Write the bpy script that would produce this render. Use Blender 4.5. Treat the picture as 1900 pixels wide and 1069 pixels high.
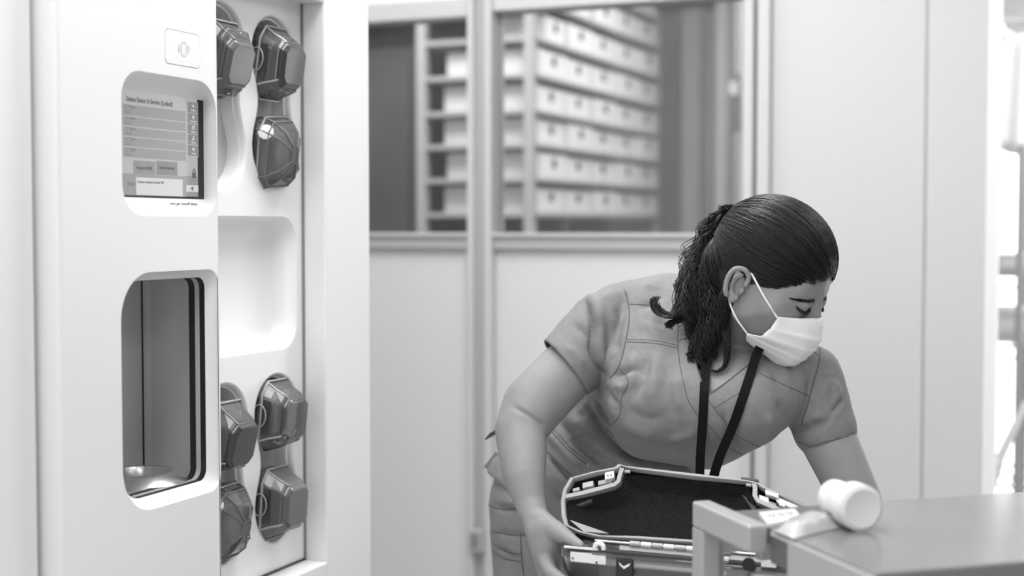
import bpy, bmesh, math, random
import numpy as np
from mathutils import Vector, Matrix
from mathutils.geometry import tessellate_polygon
from mathutils.bvhtree import BVHTree

for _o in list(bpy.data.objects):
    bpy.data.objects.remove(_o, do_unlink=True)
SC = bpy.context.scene
COL = SC.collection
random.seed(7)
RNG = np.random.default_rng(7)

# ------------------------------------------------------------------ camera
LENS, SENSOR, IW, IH = 50.0, 36.0, 1900.0, 1069.0
F = LENS / SENSOR * IW
YAW, PITCH = math.radians(22.6), math.radians(-2.52)
CAMZ = 1.38
cam_data = bpy.data.cameras.new('camera')
cam_data.lens, cam_data.sensor_width = LENS, SENSOR
cam_data.clip_start = 0.05
cam_data.dof.use_dof = True
cam_data.dof.focus_distance = 2.16
cam_data.dof.aperture_fstop = 2.3
cam = bpy.data.objects.new('camera', cam_data)
cam.location = (0, 0, CAMZ)
cam.rotation_euler = (math.pi / 2 + PITCH, 0, YAW)
COL.objects.link(cam)
SC.camera = cam
CAM = Vector((0, 0, CAMZ))
CR = cam.rotation_euler.to_matrix()
CRT = np.array(CR)            # columns: right, up, back

# ------------------------------------------------------------------ light and exposure
SC.view_settings.view_transform = 'Standard'
SC.view_settings.look = 'None'
SC.view_settings.gamma = 1.0
SC.view_settings.use_curve_mapping = False
SC.view_settings.exposure = -0.08
world = bpy.data.worlds.new('world')
SC.world = world
world.use_nodes = True
world.node_tree.nodes['Background'].inputs[0].default_value = (1, 1, 1, 1)
world.node_tree.nodes['Background'].inputs[1].default_value = 0.25
try:
    SC.cycles.use_denoising = True
    SC.cycles.max_bounces = 10
    SC.cycles.transparent_max_bounces = 16
    SC.cycles.caustics_refractive = False
    SC.cycles.caustics_reflective = False
    SC.cycles.sample_clamp_indirect = 6.0
except Exception:
    pass


def area(name, loc, sx, sy, power, rot=(0, 0, 0)):
    l = bpy.data.lights.new(name, 'AREA')
    l.shape, l.size, l.size_y, l.energy = 'RECTANGLE', sx, sy, power
    o = bpy.data.objects.new(name, l)
    o.location, o.rotation_euler = loc, rot
    COL.objects.link(o)
    return o


# ceiling troffers of the room, of the store room behind the glass and of the bright bay on the right, with some added lamps
CEIL = 2.75
for i, (x, y, p) in enumerate([(-0.55, -0.6, 15), (0.9, -0.6, 9), (-0.70, 1.1, 20), (0.9, 1.1, 6), (-1.9, 2.75, 17), (-0.85, 2.45, 29), (0.9, 2.45, 4), (2.3, 1.1, 4)]):
    area('ceiling_lamp', (x, y, CEIL - 0.03), 0.6, 1.2, p)
area('ceiling_lamp', (-1.1, 5.8, CEIL - 0.03), 1.2, 0.6, 34)
area('ceiling_lamp', (-1.5, 4.4, CEIL - 0.03), 1.2, 0.6, 42)  # extra unseen lamp, added to light the rack faces towards the glass
area('ceiling_lamp', (-2.9, 4.6, CEIL - 0.03), 0.6, 0.6, 26)
area('ceiling_lamp', (0.6, 5.2, CEIL - 0.03), 1.4, 1.4, 40)
area('ceiling_lamp', (0.3, 4.1, CEIL - 0.03), 0.6, 0.6, 22)  # unseen lamp added at the bay front to brighten cartons and sheet
# unseen fill light, added behind the camera to brighten surfaces facing it
area('rear_fill_light', (-0.6, -3.6, 1.75), 4.0, 1.9, 84, (math.radians(90), 0, 0))


# ------------------------------------------------------------------ pixel -> place helpers (tracing aid)
def ray(px, py):
    return CR @ Vector(((px - IW / 2) / F, (IH / 2 - py) / F, -1.0))


def W(px, py, d):
    return CAM + ray(px, py) * d


def onX(px, py, c):
    r = ray(px, py)
    return CAM + r * (c / r.x)


def onY(px, py, c):
    r = ray(px, py)
    return CAM + r * (c / r.y)


def onZ(px, py, c):
    r = ray(px, py)
    return CAM + r * ((c - CAMZ) / r.z)


def onP(px, py, p0, n):
    r = ray(px, py)
    return CAM + r * ((p0 - CAM).dot(n) / r.dot(n))


def project(co):
    """Nx3 world -> px, py, depth"""
    c = (co - np.array(CAM)) @ CRT
    d = -c[:, 2]
    return c[:, 0] / d * F + IW / 2, IH / 2 - c[:, 1] / d * F, d


# ------------------------------------------------------------------ materials
MATS = {}


def mat(name, g, rough=0.5, metal=0.0, bump=None, vary=None, emit=0.0, coat=0.0, alpha=None, spec=0.5, stretch=None):
    """grey procedural material; bump=(scale,strength), vary=(scale,amount)"""
    if name in MATS:
        return MATS[name]
    m = bpy.data.materials.new(name)
    m.use_nodes = True
    nt = m.node_tree
    b = nt.nodes['Principled BSDF']
    b.inputs['Base Color'].default_value = (g, g, g, 1)
    b.inputs['Roughness'].default_value = rough
    b.inputs['Metallic'].default_value = metal
    b.inputs['Specular IOR Level'].default_value = spec
    b.inputs['Coat Weight'].default_value = coat
    if emit:
        b.inputs['Emission Color'].default_value = (1, 1, 1, 1)
        b.inputs['Emission Strength'].default_value = emit
    if bump or vary:
        tc = nt.nodes.new('ShaderNodeTexCoord')
        mp = nt.nodes.new('ShaderNodeMapping')
        if stretch:
            mp.inputs['Scale'].default_value = stretch
        nt.links.new(tc.outputs['Object'], mp.inputs[0])
    if bump:
        n = nt.nodes.new('ShaderNodeTexNoise')
        n.inputs['Scale'].default_value = bump[0]
        n.inputs['Detail'].default_value = 3
        bp = nt.nodes.new('ShaderNodeBump')
        bp.inputs['Strength'].default_value = bump[1]
        bp.inputs['Distance'].default_value = bump[2] if len(bump) > 2 else 0.002
        nt.links.new(mp.outputs[0], n.inputs['Vector'])
        nt.links.new(n.outputs['Fac'], bp.inputs['Height'])
        nt.links.new(bp.outputs[0], b.inputs['Normal'])
    if vary:
        n = nt.nodes.new('ShaderNodeTexNoise')
        n.inputs['Scale'].default_value = vary[0]
        n.inputs['Detail'].default_value = 4
        r = nt.nodes.new('ShaderNodeValToRGB')
        lo, hi = max(0, g - vary[1]), min(1, g + vary[1])
        r.color_ramp.elements[0].position, r.color_ramp.elements[1].position = 0.3, 0.7
        r.color_ramp.elements[0].color = (lo, lo, lo, 1)
        r.color_ramp.elements[1].color = (hi, hi, hi, 1)
        nt.links.new(mp.outputs[0], n.inputs['Vector'])
        nt.links.new(n.outputs['Fac'], r.inputs[0])
        nt.links.new(r.outputs[0], b.inputs['Base Color'])
    MATS[name] = m
    return m


def mat_clear(name, tint, dens, rough=0.06, gloss=0.5):
    """thin clear plastic or glass: transparent, tinted, with a glossy coat; dens = share of solid colour"""
    m = bpy.data.materials.new(name)
    m.use_nodes = True
    nt = m.node_tree
    nt.nodes.clear()
    out = nt.nodes.new('ShaderNodeOutputMaterial')
    tr = nt.nodes.new('ShaderNodeBsdfTransparent')
    tr.inputs[0].default_value = (tint, tint, tint, 1)
    df = nt.nodes.new('ShaderNodeBsdfDiffuse')
    df.inputs[0].default_value = (tint * 0.8, tint * 0.8, tint * 0.8, 1)
    gl = nt.nodes.new('ShaderNodeBsdfGlossy')
    gl.inputs['Roughness'].default_value = rough
    fr = nt.nodes.new('ShaderNodeFresnel')
    fr.inputs['IOR'].default_value = 1.45 + gloss * 0.3
    m1 = nt.nodes.new('ShaderNodeMixShader')
    m1.inputs[0].default_value = dens
    m2 = nt.nodes.new('ShaderNodeMixShader')
    nt.links.new(tr.outputs[0], m1.inputs[1])
    nt.links.new(df.outputs[0], m1.inputs[2])
    nt.links.new(fr.outputs[0], m2.inputs[0])
    nt.links.new(m1.outputs[0], m2.inputs[1])
    nt.links.new(gl.outputs[0], m2.inputs[2])
    nt.links.new(m2.outputs[0], out.inputs[0])
    MATS[name] = m
    return m


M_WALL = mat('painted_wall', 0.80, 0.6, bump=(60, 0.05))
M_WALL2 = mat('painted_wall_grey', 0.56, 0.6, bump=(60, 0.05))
M_PANEL = mat('laminate_panel', 0.64, 0.35, bump=(8, 0.02))
M_FRAME = mat('painted_frame', 0.42, 0.45, bump=(80, 0.03))
M_FRAMEL = mat('painted_frame_light', 0.54, 0.45, bump=(80, 0.03))
M_FRAMED = mat('frame_gap', 0.22, 0.5, bump=(80, 0.03))
M_FLOOR = mat('floor_vinyl', 0.55, 0.35, vary=(6, 0.03))
M_CEIL = mat('ceiling_tile', 0.80, 0.8, bump=(150, 0.2))
M_WHITE = mat('station_white', 0.76, 0.32, bump=(30, 0.015))
M_WHITE2 = mat('station_panel_white', 0.84, 0.25, bump=(30, 0.015))
M_TRAY = mat('station_tray', 0.52, 0.4, bump=(30, 0.02))
M_BLACK = mat('black_rubber', 0.012, 0.4, bump=(200, 0.05))
M_STEEL = mat('brushed_steel', 0.75, 0.4, 0.1, bump=(40, 0.25, 0.001), stretch=(1, 1, 0.06))
M_STEELP = mat('pitted_steel', 0.80, 0.5, 0.1, bump=(55, 0.35, 0.002), stretch=(1, 1, 1.6))
M_ALU = mat('polished_aluminium', 0.7, 0.22, 0.9, bump=(90, 0.03))
M_SEAL = mat('seal_grey', 0.42, 0.5, bump=(90, 0.05))
M_SMOKE = mat_clear('smoky_plastic', 0.72, 0.10)
M_SMOKEL = mat_clear('clear_plastic', 0.85, 0.12)
M_GLASS = mat_clear('window_glass', 0.90, 0.04, 0.02, 0.1)
M_CORE = mat('carrier_core', 0.045, 0.35, bump=(90, 0.05))
M_EDGE = mat_clear('clear_edge', 0.9, 0.45)
M_CORE2 = mat('carrier_core_grey', 0.14, 0.35, bump=(90, 0.05))
M_CAP = mat('carrier_cap', 0.035, 0.25, coat=0.4, bump=(60, 0.02))
M_CAP2 = mat('carrier_cap_mid', 0.10, 0.25, coat=0.4, bump=(60, 0.02))
M_RIM = mat('carrier_rim', 0.34, 0.4, bump=(60, 0.04))
M_FOAM = mat('foam_lining', 0.019, 0.95, bump=(420, 0.9, 0.004), vary=(900, 0.016), spec=0.15)
M_NYLON = mat('white_nylon', 0.75, 0.35, bump=(80, 0.03))
M_SKIN = mat('skin', 0.255, 0.58, spec=0.35, bump=(380, 0.12, 0.0006), vary=(28, 0.018))
M_SCRUB = mat('scrub_cotton', 0.195, 0.85, bump=(1100, 0.25, 0.0006), vary=(120, 0.012))
M_PANTS = mat('trouser_cotton', 0.20, 0.85, bump=(1100, 0.25, 0.0006), vary=(120, 0.012))
M_SEAM = mat('seam_thread', 0.10, 0.9, bump=(900, 0.3))
M_HAIR = mat('hair', 0.007, 0.42, vary=(300, 0.005), spec=0.4)
M_MASK = mat('mask_nonwoven', 0.82, 0.8, bump=(500, 0.15, 0.0004))
M_LANY = mat('lanyard_webbing', 0.006, 0.75, bump=(800, 0.3, 0.0005), spec=0.12)
M_TABLE = mat('table_top', 0.17, 0.16, bump=(12, 0.01), vary=(3, 0.02))
M_TUBE = mat('table_frame_steel', 0.40, 0.35, 0.2, bump=(60, 0.03))
M_TUBED = mat('table_apron', 0.10, 0.4, bump=(60, 0.03))
M_BOTTLE = mat('bottle_plastic', 0.72, 0.35, bump=(40, 0.02))
M_BIN = mat('bin_plastic', 0.74, 0.5, bump=(40, 0.03))
M_RACK = mat('rack_steel', 0.42, 0.45, 0.1, bump=(40, 0.03))
M_SHELF = mat('rack_shelf', 0.30, 0.5, 0.1, bump=(40, 0.03))
M_CLIP = mat('bin_clip', 0.08, 0.5, bump=(40, 0.03))
M_STORE = mat('store_room_wall', 0.34, 0.7, vary=(1.6, 0.05), bump=(50, 0.05))
M_STORED = mat('store_cabinet', 0.12, 0.5, vary=(1.2, 0.04))
M_SHOE = mat('shoe', 0.3, 0.6, bump=(80, 0.05))


# ------------------------------------------------------------------ mesh building
class MB:
    def __init__(self):
        self.v, self.f = [], []

    def add(self, vs, fs):
        o = len(self.v)
        self.v += [tuple(p) for p in vs]
        self.f += [tuple(i + o for i in f) for f in fs]
        return self

    def box(self, c, s, M=None, taper=1.0):
        hx, hy, hz = s[0] / 2, s[1] / 2, s[2] / 2
        vs = []
        for z, t in ((-hz, 1.0), (hz, taper)):
            vs += [Vector((-hx * t, -hy * t, z)), Vector((hx * t, -hy * t, z)), Vector((hx * t, hy * t, z)), Vector((-hx * t, hy * t, z))]
        c = Vector(c)
        vs = [(M @ p if M else p) + c for p in vs]
        return self.add(vs, [(3, 2, 1, 0), (4, 5, 6, 7), (0, 1, 5, 4), (1, 2, 6, 5), (2, 3, 7, 6), (3, 0, 4, 7)])

    def span(self, a, b):
        a, b = Vector(a), Vector(b)
        s = b - a
        return self.box((a + b) / 2, (abs(s.x), abs(s.y), abs(s.z)))

    def loft(self, loops, closed=True, cap0=False, cap1=False):
        n = len(loops[0])
        vs = [p for l in loops for p in l]
        fs = []
        for k in range(len(loops) - 1):
            for i in range(n if closed else n - 1):
                j = (i + 1) % n
                fs.append((k * n + i, k * n + j, (k + 1) * n + j, (k + 1) * n + i))
        if cap0:
            fs.append(tuple(reversed(range(n))))
        if cap1:
            fs.append(tuple(range((len(loops) - 1) * n, len(loops) * n)))
        return self.add(vs, fs)

    def tube(self, pts, r, n=8, closed=False, cap=True):
        pts = [Vector(p) for p in pts]
        rs = r if isinstance(r, (list, tuple)) else [r] * len(pts)
        loops = []
        up = Vector((0, 0, 1))
        m = len(pts)
        prev = None
        for i, p in enumerate(pts):
            if closed:
                t = pts[(i + 1) % m] - pts[i - 1]
            else:
                t = pts[min(i + 1, m - 1)] - pts[max(i - 1, 0)]
            t.normalize()
            if prev is None:
                a = t.cross(up if abs(t.z) < 0.9 else Vector((1, 0, 0)))
            else:
                a = prev - t * prev.dot(t)
            a.normalize()
            prev = a
            b = t.cross(a)
            loops.append([p + (a * math.cos(2 * math.pi * k / n) + b * math.sin(2 * math.pi * k / n)) * rs[i] for k in range(n)])
        if closed:
            loops.append(loops[0])
        return self.loft(loops, True, cap and not closed, cap and not closed)

    def lathe(self, prof, M, n=32):
        """prof: list of (r, h) about local z"""
        loops = [[M @ Vector((r * math.cos(2 * math.pi * k / n), r * math.sin(2 * math.pi * k / n), h)) for k in range(n)] for r, h in prof]
        return self.loft(loops, True, prof[0][0] > 1e-6, prof[-1][0] > 1e-6)

    def prism(self, loop, dvec, scale=1.0):
        """loop of 3D points extruded along dvec, far end scaled about its centre"""
        c = sum((Vector(p) for p in loop), Vector()) / len(loop)
        l2 = [c + (Vector(p) - c) * scale + Vector(dvec) for p in loop]
        return self.loft([loop, l2], True, True, True)

    def poly_holes(self, outer, holes, to3d):
        loops = [outer] + holes
        tris = tessellate_polygon([[Vector((p[0], p[1], 0)) for p in l] for l in loops])
        flat = [to3d(p) for l in loops for p in l]
        return self.add(flat, [tuple(t) for t in tris])

    def mesh(self, name):
        me = bpy.data.meshes.new(name)
        me.from_pydata([tuple(p) for p in self.v], [], self.f)
        me.update()
        return me

    def build(self, name, m, parent=None, smooth=None, bevel=0.0, fix=True):
        me = self.mesh(name)
        if fix:
            bm = bmesh.new()
            bm.from_mesh(me)
            bmesh.ops.recalc_face_normals(bm, faces=bm.faces)
            bm.to_mesh(me)
            bm.free()
        return link(name, me, m, parent, smooth, bevel)


def link(name, me, m, parent=None, smooth=None, bevel=0.0):
    o = bpy.data.objects.new(name, me)
    COL.objects.link(o)
    if m:
        me.materials.clear()
        me.materials.append(m)
    if smooth is not None:
        me.polygons.foreach_set('use_smooth', [True] * len(me.polygons))
        if smooth < 179:
            me.set_sharp_from_angle(angle=math.radians(smooth))
    if bevel:
        md = o.modifiers.new('bevel', 'BEVEL')
        md.width, md.segments, md.limit_method = bevel, 2, 'ANGLE'
        md.harden_normals = False
    if parent:
        o.parent = parent
        o.matrix_parent_inverse = parent.matrix_world.inverted() if parent.type != 'EMPTY' else Matrix.Translation(-parent.location)
    return o


def thing(name, loc, label, cat, group=None):
    o = bpy.data.objects.new(name, None)
    o.empty_display_size = 0.05
    o.location = loc
    COL.objects.link(o)
    return tag(o, label, cat, group)


def tag(o, label=None, cat=None, group=None, kind=None):
    if label:
        o['label'] = label
    if cat:
        o['category'] = cat
    if group:
        o['group'] = group
    if kind:
        o['kind'] = kind
    return o


def struct(o, label=None):
    o['kind'] = 'structure'
    if label:
        o['label'] = label
    return o


def rrect(y0, y1, z0, z1, r, n=8):
    rs = r if isinstance(r, (list, tuple)) else [r] * 4      # bl, br, tr, tl
    out = []
    for (cy, cz, a0, q) in ((y0 + rs[0], z0 + rs[0], 180, rs[0]), (y1 - rs[1], z0 + rs[1], 270, rs[1]), (y1 - rs[2], z1 - rs[2], 0, rs[2]), (y0 + rs[3], z1 - rs[3], 90, rs[3])):
        for k in range(n + 1):
            a = math.radians(a0 + 90 * k / n)
            out.append((cy + q * math.cos(a), cz + q * math.sin(a)))
    return out


def yz(loop, x):
    return [Vector((x, p[0], p[1])) for p in loop]


def text(name, body, size, origin, right, up, m, parent, align='LEFT', extrude=0.0002, sx=1.0, bold=0.0):
    c = bpy.data.curves.new(name, 'FONT')
    c.body, c.size, c.align_x, c.align_y = body, size, align, 'CENTER'
    c.extrude = extrude
    c.offset = bold
    o = bpy.data.objects.new(name, c)
    COL.objects.link(o)
    dg = bpy.context.evaluated_depsgraph_get()
    me = bpy.data.meshes.new_from_object(o.evaluated_get(dg))
    bpy.data.objects.remove(o, do_unlink=True)
    right, up = Vector(right).normalized(), Vector(up).normalized()
    nrm = right.cross(up)
    M = Matrix((right * sx, up, nrm)).transposed().to_4x4()
    M.translation = Vector(origin)
    me.transform(M)
    return link(name, me, m, parent)

# ================================================================== THE SETTING
YW = 3.70
WT = 0.07                                                  # wall thickness


def wx(px, y=YW):
    return onY(px, 450, y).x


def wz(px, py, y=YW):
    return onY(px, py, y).z


struct(MB().span((-4.2, -4.2, -0.05), (4.2, 8.2, 0.0)).build('floor', M_FLOOR), 'pale grey vinyl floor')
struct(MB().span((-4.2, -2.4, CEIL), (4.2, 8.2, CEIL + 0.05)).build('ceiling', M_CEIL), 'white tiled ceiling')
struct(MB().span((-1.75, -2.0, 0), (-1.65, 2.30, CEIL)).build('wall_left', M_WALL), 'white wall behind the tube station')
struct(MB().span((-3.0, 2.20, 0), (-2.9, YW, CEIL)).build('wall_niche', M_WALL), 'white wall of the niche beyond the tube station')

SILL0, SILL1 = wz(1000, 463), wz(1000, 436)
HEAD0, HEAD1 = wz(919, 23), wz(1000, -12)
XL, XM0, XM1, XR0, XR1, XEND = -2.9, wx(874), wx(919), wx(1380), wx(1430), wx(1828)
# lower panels
wb = struct(MB().span((XL, YW, 0), (XM0, YW + WT, SILL0)).build('wall_window_low_left', M_PANEL, bevel=0.003), 'white lower wall panel under the narrow window')
wb = struct(MB().span((XM1, YW, 0), (XR0, YW + WT, SILL0)).build('wall_window_low_right', M_PANEL, bevel=0.003), 'white lower wall panel under the wide window')
struct(MB().span((XL, YW, HEAD1), (XR1, YW + WT, CEIL)).build('wall_window_top', M_WALL), 'white wall above the windows')
# plain wall on the right, two sheets with a joint at pixel column 1715
XJ = wx(1716)
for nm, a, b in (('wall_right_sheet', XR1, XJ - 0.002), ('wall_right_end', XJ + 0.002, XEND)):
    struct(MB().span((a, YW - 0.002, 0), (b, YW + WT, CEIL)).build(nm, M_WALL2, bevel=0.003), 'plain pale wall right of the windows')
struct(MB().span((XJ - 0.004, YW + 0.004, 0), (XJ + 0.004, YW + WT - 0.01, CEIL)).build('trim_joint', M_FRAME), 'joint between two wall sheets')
struct(MB().span((XEND, YW - 0.006, 0), (XEND + 0.028, YW + WT + 0.01, CEIL)).build('trim_end', M_WALL), 'white end trim of the wall')


def frame_piece(name, x0, x1, z0, z1, m, proud=0.02):
    return struct(MB().span((x0, YW - proud, z0), (x1, YW + WT, z1)).build(name, m, bevel=0.004))


win1 = frame_piece('window_1', XL, XM0, SILL0, SILL1, M_FRAME)
win1['label'] = 'narrow left window onto the store room'
for args in (('rail', XL, XM0, HEAD0 - 0.01, HEAD1, M_FRAMEL),):
    o = frame_piece(*args)
    o.parent = win1
    del o['kind']
win2 = frame_piece('window_2', XM1, XR0, SILL0, SILL1, M_FRAME)
win2['label'] = 'wide right window onto the store room'
o = frame_piece('rail', XM1, XR0, HEAD0, HEAD1, M_FRAMEL)
o.parent = win2
del o['kind']
for w, a, b in ((win1, XL, XM0), (win2, XM1, XR0)):
    g = MB().span((a, YW + 0.03, SILL1), (b, YW + 0.036, HEAD0)).build('pane', M_GLASS, w)
    MB().span((a, YW - 0.03, SILL1 - 0.004), (b, YW - 0.015, SILL1 + 0.006)).build('glazing_bead', M_FRAMEL, w)
# mullion: two light legs with a darker groove between them, down to the floor
ml = struct(MB().span((XM0, YW - 0.03, 0), (wx(886), YW + WT, CEIL)).build('trim_1', M_FRAMEL, bevel=0.004), 'window mullion running down to the floor')
MB().span((wx(886), YW - 0.012, 0), (wx(905), YW + WT, CEIL)).build('groove', M_FRAME, ml)
MB().span((wx(905), YW - 0.03, 0), (XM1, YW + WT, CEIL)).build('leg', M_FRAMEL, ml, bevel=0.004)
hz = wz(892, 997)
hg = MB().span((wx(880), YW - 0.045, hz - 0.035), (wx(905), YW - 0.012, hz + 0.03)).build('hinge', M_FRAME, ml, bevel=0.004)
MB().span((wx(886), YW - 0.05, hz - 0.02), (wx(899), YW - 0.044, hz + 0.018)).build('hinge_plate', M_FRAMED, hg)
# right post
rp = struct(MB().span((XR0, YW - 0.03, 0), (wx(1400), YW + WT, CEIL)).build('trim_2', M_FRAMEL, bevel=0.004), 'white post at the right of the wide window')
MB().span((wx(1400), YW - 0.008, 0), (wx(1407), YW + WT, CEIL)).build('groove', M_FRAMED, rp)
MB().span((wx(1407), YW - 0.03, 0), (XR1, YW + WT, CEIL)).build('leg', M_FRAMEL, rp, bevel=0.004)

# ------------------------------------------------------------------ store room behind the glass
struct(MB().span((-4.2, 8.0, 0), (-0.58, 8.1, CEIL)).build('wall_store_back', M_STORE), 'grey back wall of the store room')
struct(MB().span((-4.3, YW, 0), (-4.2, 8.0, CEIL)).build('wall_store_left', M_STORE), 'grey side wall of the store room')
struct(MB().span((-0.66, YW + WT, 0), (-0.58, 8.0, CEIL)).build('wall_store_right', M_STORE), 'wall between store room and bright bay')
YR = 5.2
# dark cabinet seen at the left of the narrow window
cx0, cx1 = onY(600, 300, 5.9).x, onY(771, 300, 5.9).x
cab = thing('tall_cabinet', ((cx0 + cx1) / 2, 6.1, 0), 'tall dark grey cabinet behind the narrow window, left of the bin rack', 'cabinet')
MB().span((cx0, 5.9, 0), (cx1, 6.4, 2.2)).build('body', M_STORED, cab, bevel=0.01)
MB().span((cx1 - 0.36, 5.88, 0.05), (cx1 - 0.02, 5.9, 2.15)).build('door', M_STORED, cab, bevel=0.006)
MB().span((cx0, 5.88, 0.05), (cx1 - 0.38, 5.9, 2.15)).build('door', M_STORED, cab, bevel=0.006)

# bin rack: end frame faces the window wall, long side faces +X
RX0, RX1 = onY(785, 300, YR).x, onY(984, 300, YR).x
RY1 = 2.0
ra = onX(1215, 300, RX1)
RYE = ra.y
rack = thing('bin_rack', ((RX0 + RX1) / 2, (YR + RYE) / 2, 0), 'grey steel shelving rack full of white bins behind the windows', 'shelving rack')
for x in (RX0, RX1):
    for y in (YR, RYE):
        MB().span((x - 0.02, y - 0.02, 0), (x + 0.02, y + 0.02, 2.45)).build('post', M_RACK, rack)
shelf_px = [8, 78, 145, 211, 273, 336, 400]
shelf_z = [onY(900, p, YR).z for p in shelf_px]
sp = shelf_z[5] - shelf_z[6]
shelf_z += [shelf_z[-1] - sp * k for k in range(1, 8)]
shelf_z = [shelf_z[0] + sp] + shelf_z
for z in shelf_z:
    MB().span((RX0 + 0.02, YR - 0.01, z - 0.008), (RX1 + 0.03, RYE, z + 0.008)).build('shelf', M_SHELF, rack)
    MB().span((RX0 + 0.02, YR - 0.022, z - 0.006), (RX1 - 0.02, YR - 0.01, z + 0.012)).build('shelf_lip', M_RACK, rack)
ORD = ['first', 'second', 'third', 'fourth', 'fifth', 'sixth', 'seventh', 'eighth', 'ninth', 'tenth']
NB = 5
bl = (RYE - YR - 0.06) / NB
bin_sets = {}
for s, z in enumerate(shelf_z[:8]):
    deep = 0.40 if s >= 3 else 0.30
    h = sp * 0.78
    for k in range(NB):
        y0 = YR + 0.04 + k * bl
        if s in (1, 2) and k == 0:
            y0 += 0.10
        y1 = YR + 0.04 + (k + 1) * bl - 0.012
        x1 = RX1 + 0.01 + (0.012 if (s + k) % 3 == 0 else 0)
        x0 = x1 - deep + 0.015 * ((s * 3 + k) % 3)
        key = (round(x1 - x0, 3), round(y1 - y0, 3))
        root = thing('storage_bin', (x1, y0, z + 0.0085), 'white storage bin, %s from the window on the %s rack shelf from the top' % (ORD[k], ORD[s]), 'bin', 'white bins on the steel rack')
        if key not in bin_sets:
            w, l = key
            t = 0.004
            m1, m2, m3 = MB(), MB(), MB()
            m1.span((-w, 0, 0), (0, l, t)).span((-w, 0, t), (-w + t, l, h)).span((-w + t, 0, t), (-t, t, h)).span((-w + t, l - t, t), (-t, l, h)).span((-t, 0, t), (0, l, h * 0.95))
            m2.span((0, l * 0.5 - 0.012, h * 0.45), (0.008, l * 0.5 + 0.012, h * 0.8))
            m3.span((0, l * 0.15, h * 0.12), (0.0015, l * 0.85, h * 0.42))
            bin_sets[key] = (m1.mesh('bin_body'), m2.mesh('bin_clip'), m3.mesh('bin_label'))
        for nm, me, m in zip(('tray', 'clip', 'paper_label'), bin_sets[key], (M_BIN, M_CLIP, M_WALL)):
            c = bpy.data.objects.new(nm, me)
            if not me.materials:
                me.materials.append(m)
            COL.objects.link(c)
            c.parent = root
# upright boards and a locker seen through the right of the wide window
bx = [(1222, 1262, 7.4, 0.30), (1264, 1300, 7.2, 0.42), (1302, 1322, 7.3, 0.36), (1326, 1352, 7.0, 0.50), (1356, 1372, 6.6, 0.20), (1374, 1400, 6.4, 0.55)]
for k, (p0, p1, y, g) in enumerate(bx):
    x0, x1 = onY(p0, 300, y).x, onY(p1, 300, y).x
    r = thing('wall_board', ((x0 + x1) / 2, y, 0), 'upright grey board in the store room, %s from the bin rack' % ORD[k], 'board', 'upright boards behind the wide window')
    mm = mat('store_board_%d' % k, g, 0.55, vary=(2.0, 0.03))
    MB().span((x0, y, 0), (x1, y + 0.03, 2.5)).build('board', mm, r, bevel=0.004)
    MB().span((x1 - 0.02, y - 0.015, 0), (x1, y, 2.5)).build('edge_strip', M_RACK, r)
# small wall phone by the right post
ph = onY(1364, 190, 6.3)
r = thing('wall_box', ph, 'small dark box on the boards by the right window post', 'wall box')
MB().box(ph, (0.05, 0.05, 0.26)).build('case', M_CLIP, r, bevel=0.006)
MB().box(ph + Vector((0, -0.03, 0.06)), (0.035, 0.01, 0.06)).build('front_plate', M_FRAME, r)

# ------------------------------------------------------------------ bright bay on the right
YB = 6.6
M_DAY = mat('daylight_window', 0.9, 0.5, emit=2.6, vary=(2, 0.02))
struct(MB().span((-0.58, YB + 0.03, 0), (3.6, YB + 0.1, CEIL)).build('wall_bay_back', M_WALL2), 'white back wall of the bright bay')
w3 = struct(MB().span((-0.57, YB - 0.005, 0.08), (2.45, YB + 0.03, 2.2)).build('window_3', M_FRAMEL), 'tall bright daylight window in the bay at the right edge')
for k in range(5):
    MB().span((-0.54 + k * 0.59, YB - 0.012, 0.12), (0.02 + k * 0.59, YB - 0.006, 2.16)).build('pane', M_DAY, w3)
# wire shelving unit
SY0, SY1 = 4.55, 4.95
sx0 = onY(1838, 500, SY0).x
sx1 = sx0 + 0.92
ws = thing('wire_shelf', ((sx0 + sx1) / 2, (SY0 + SY1) / 2, 0), 'chrome wire shelving unit with white goods in the bright bay', 'shelving')
for x in (onY(1892, 500, SY0).x, sx1, ):
    for y in (SY0, SY1):
        MB().tube([(x, y, 0), (x, y, 1.62)], 0.011, 10).build('post', M_RACK, ws, smooth=40)
shz = [onY(1870, p, SY0).z for p in (900, 868, 745, 640, 508)]
for z in (shz[0] - 0.42, shz[0], shz[3], shz[4]):
    m = MB()
    for k in range(15):
        x = sx0 + (sx1 - sx0) * k / 14
        m.tube([(x, SY0, z), (x, SY1, z)], 0.003, 5)
    for y in (SY0, (SY0 + SY1) / 2, SY1):
        m.tube([(sx0, y, z - 0.005), (sx1, y, z - 0.005)], 0.005, 5)
    m.tube([(sx0, SY0, z - 0.04), (sx1, SY0, z - 0.04)], 0.004, 5)
    m.build('wire_deck', M_RACK, ws, smooth=40)
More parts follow.
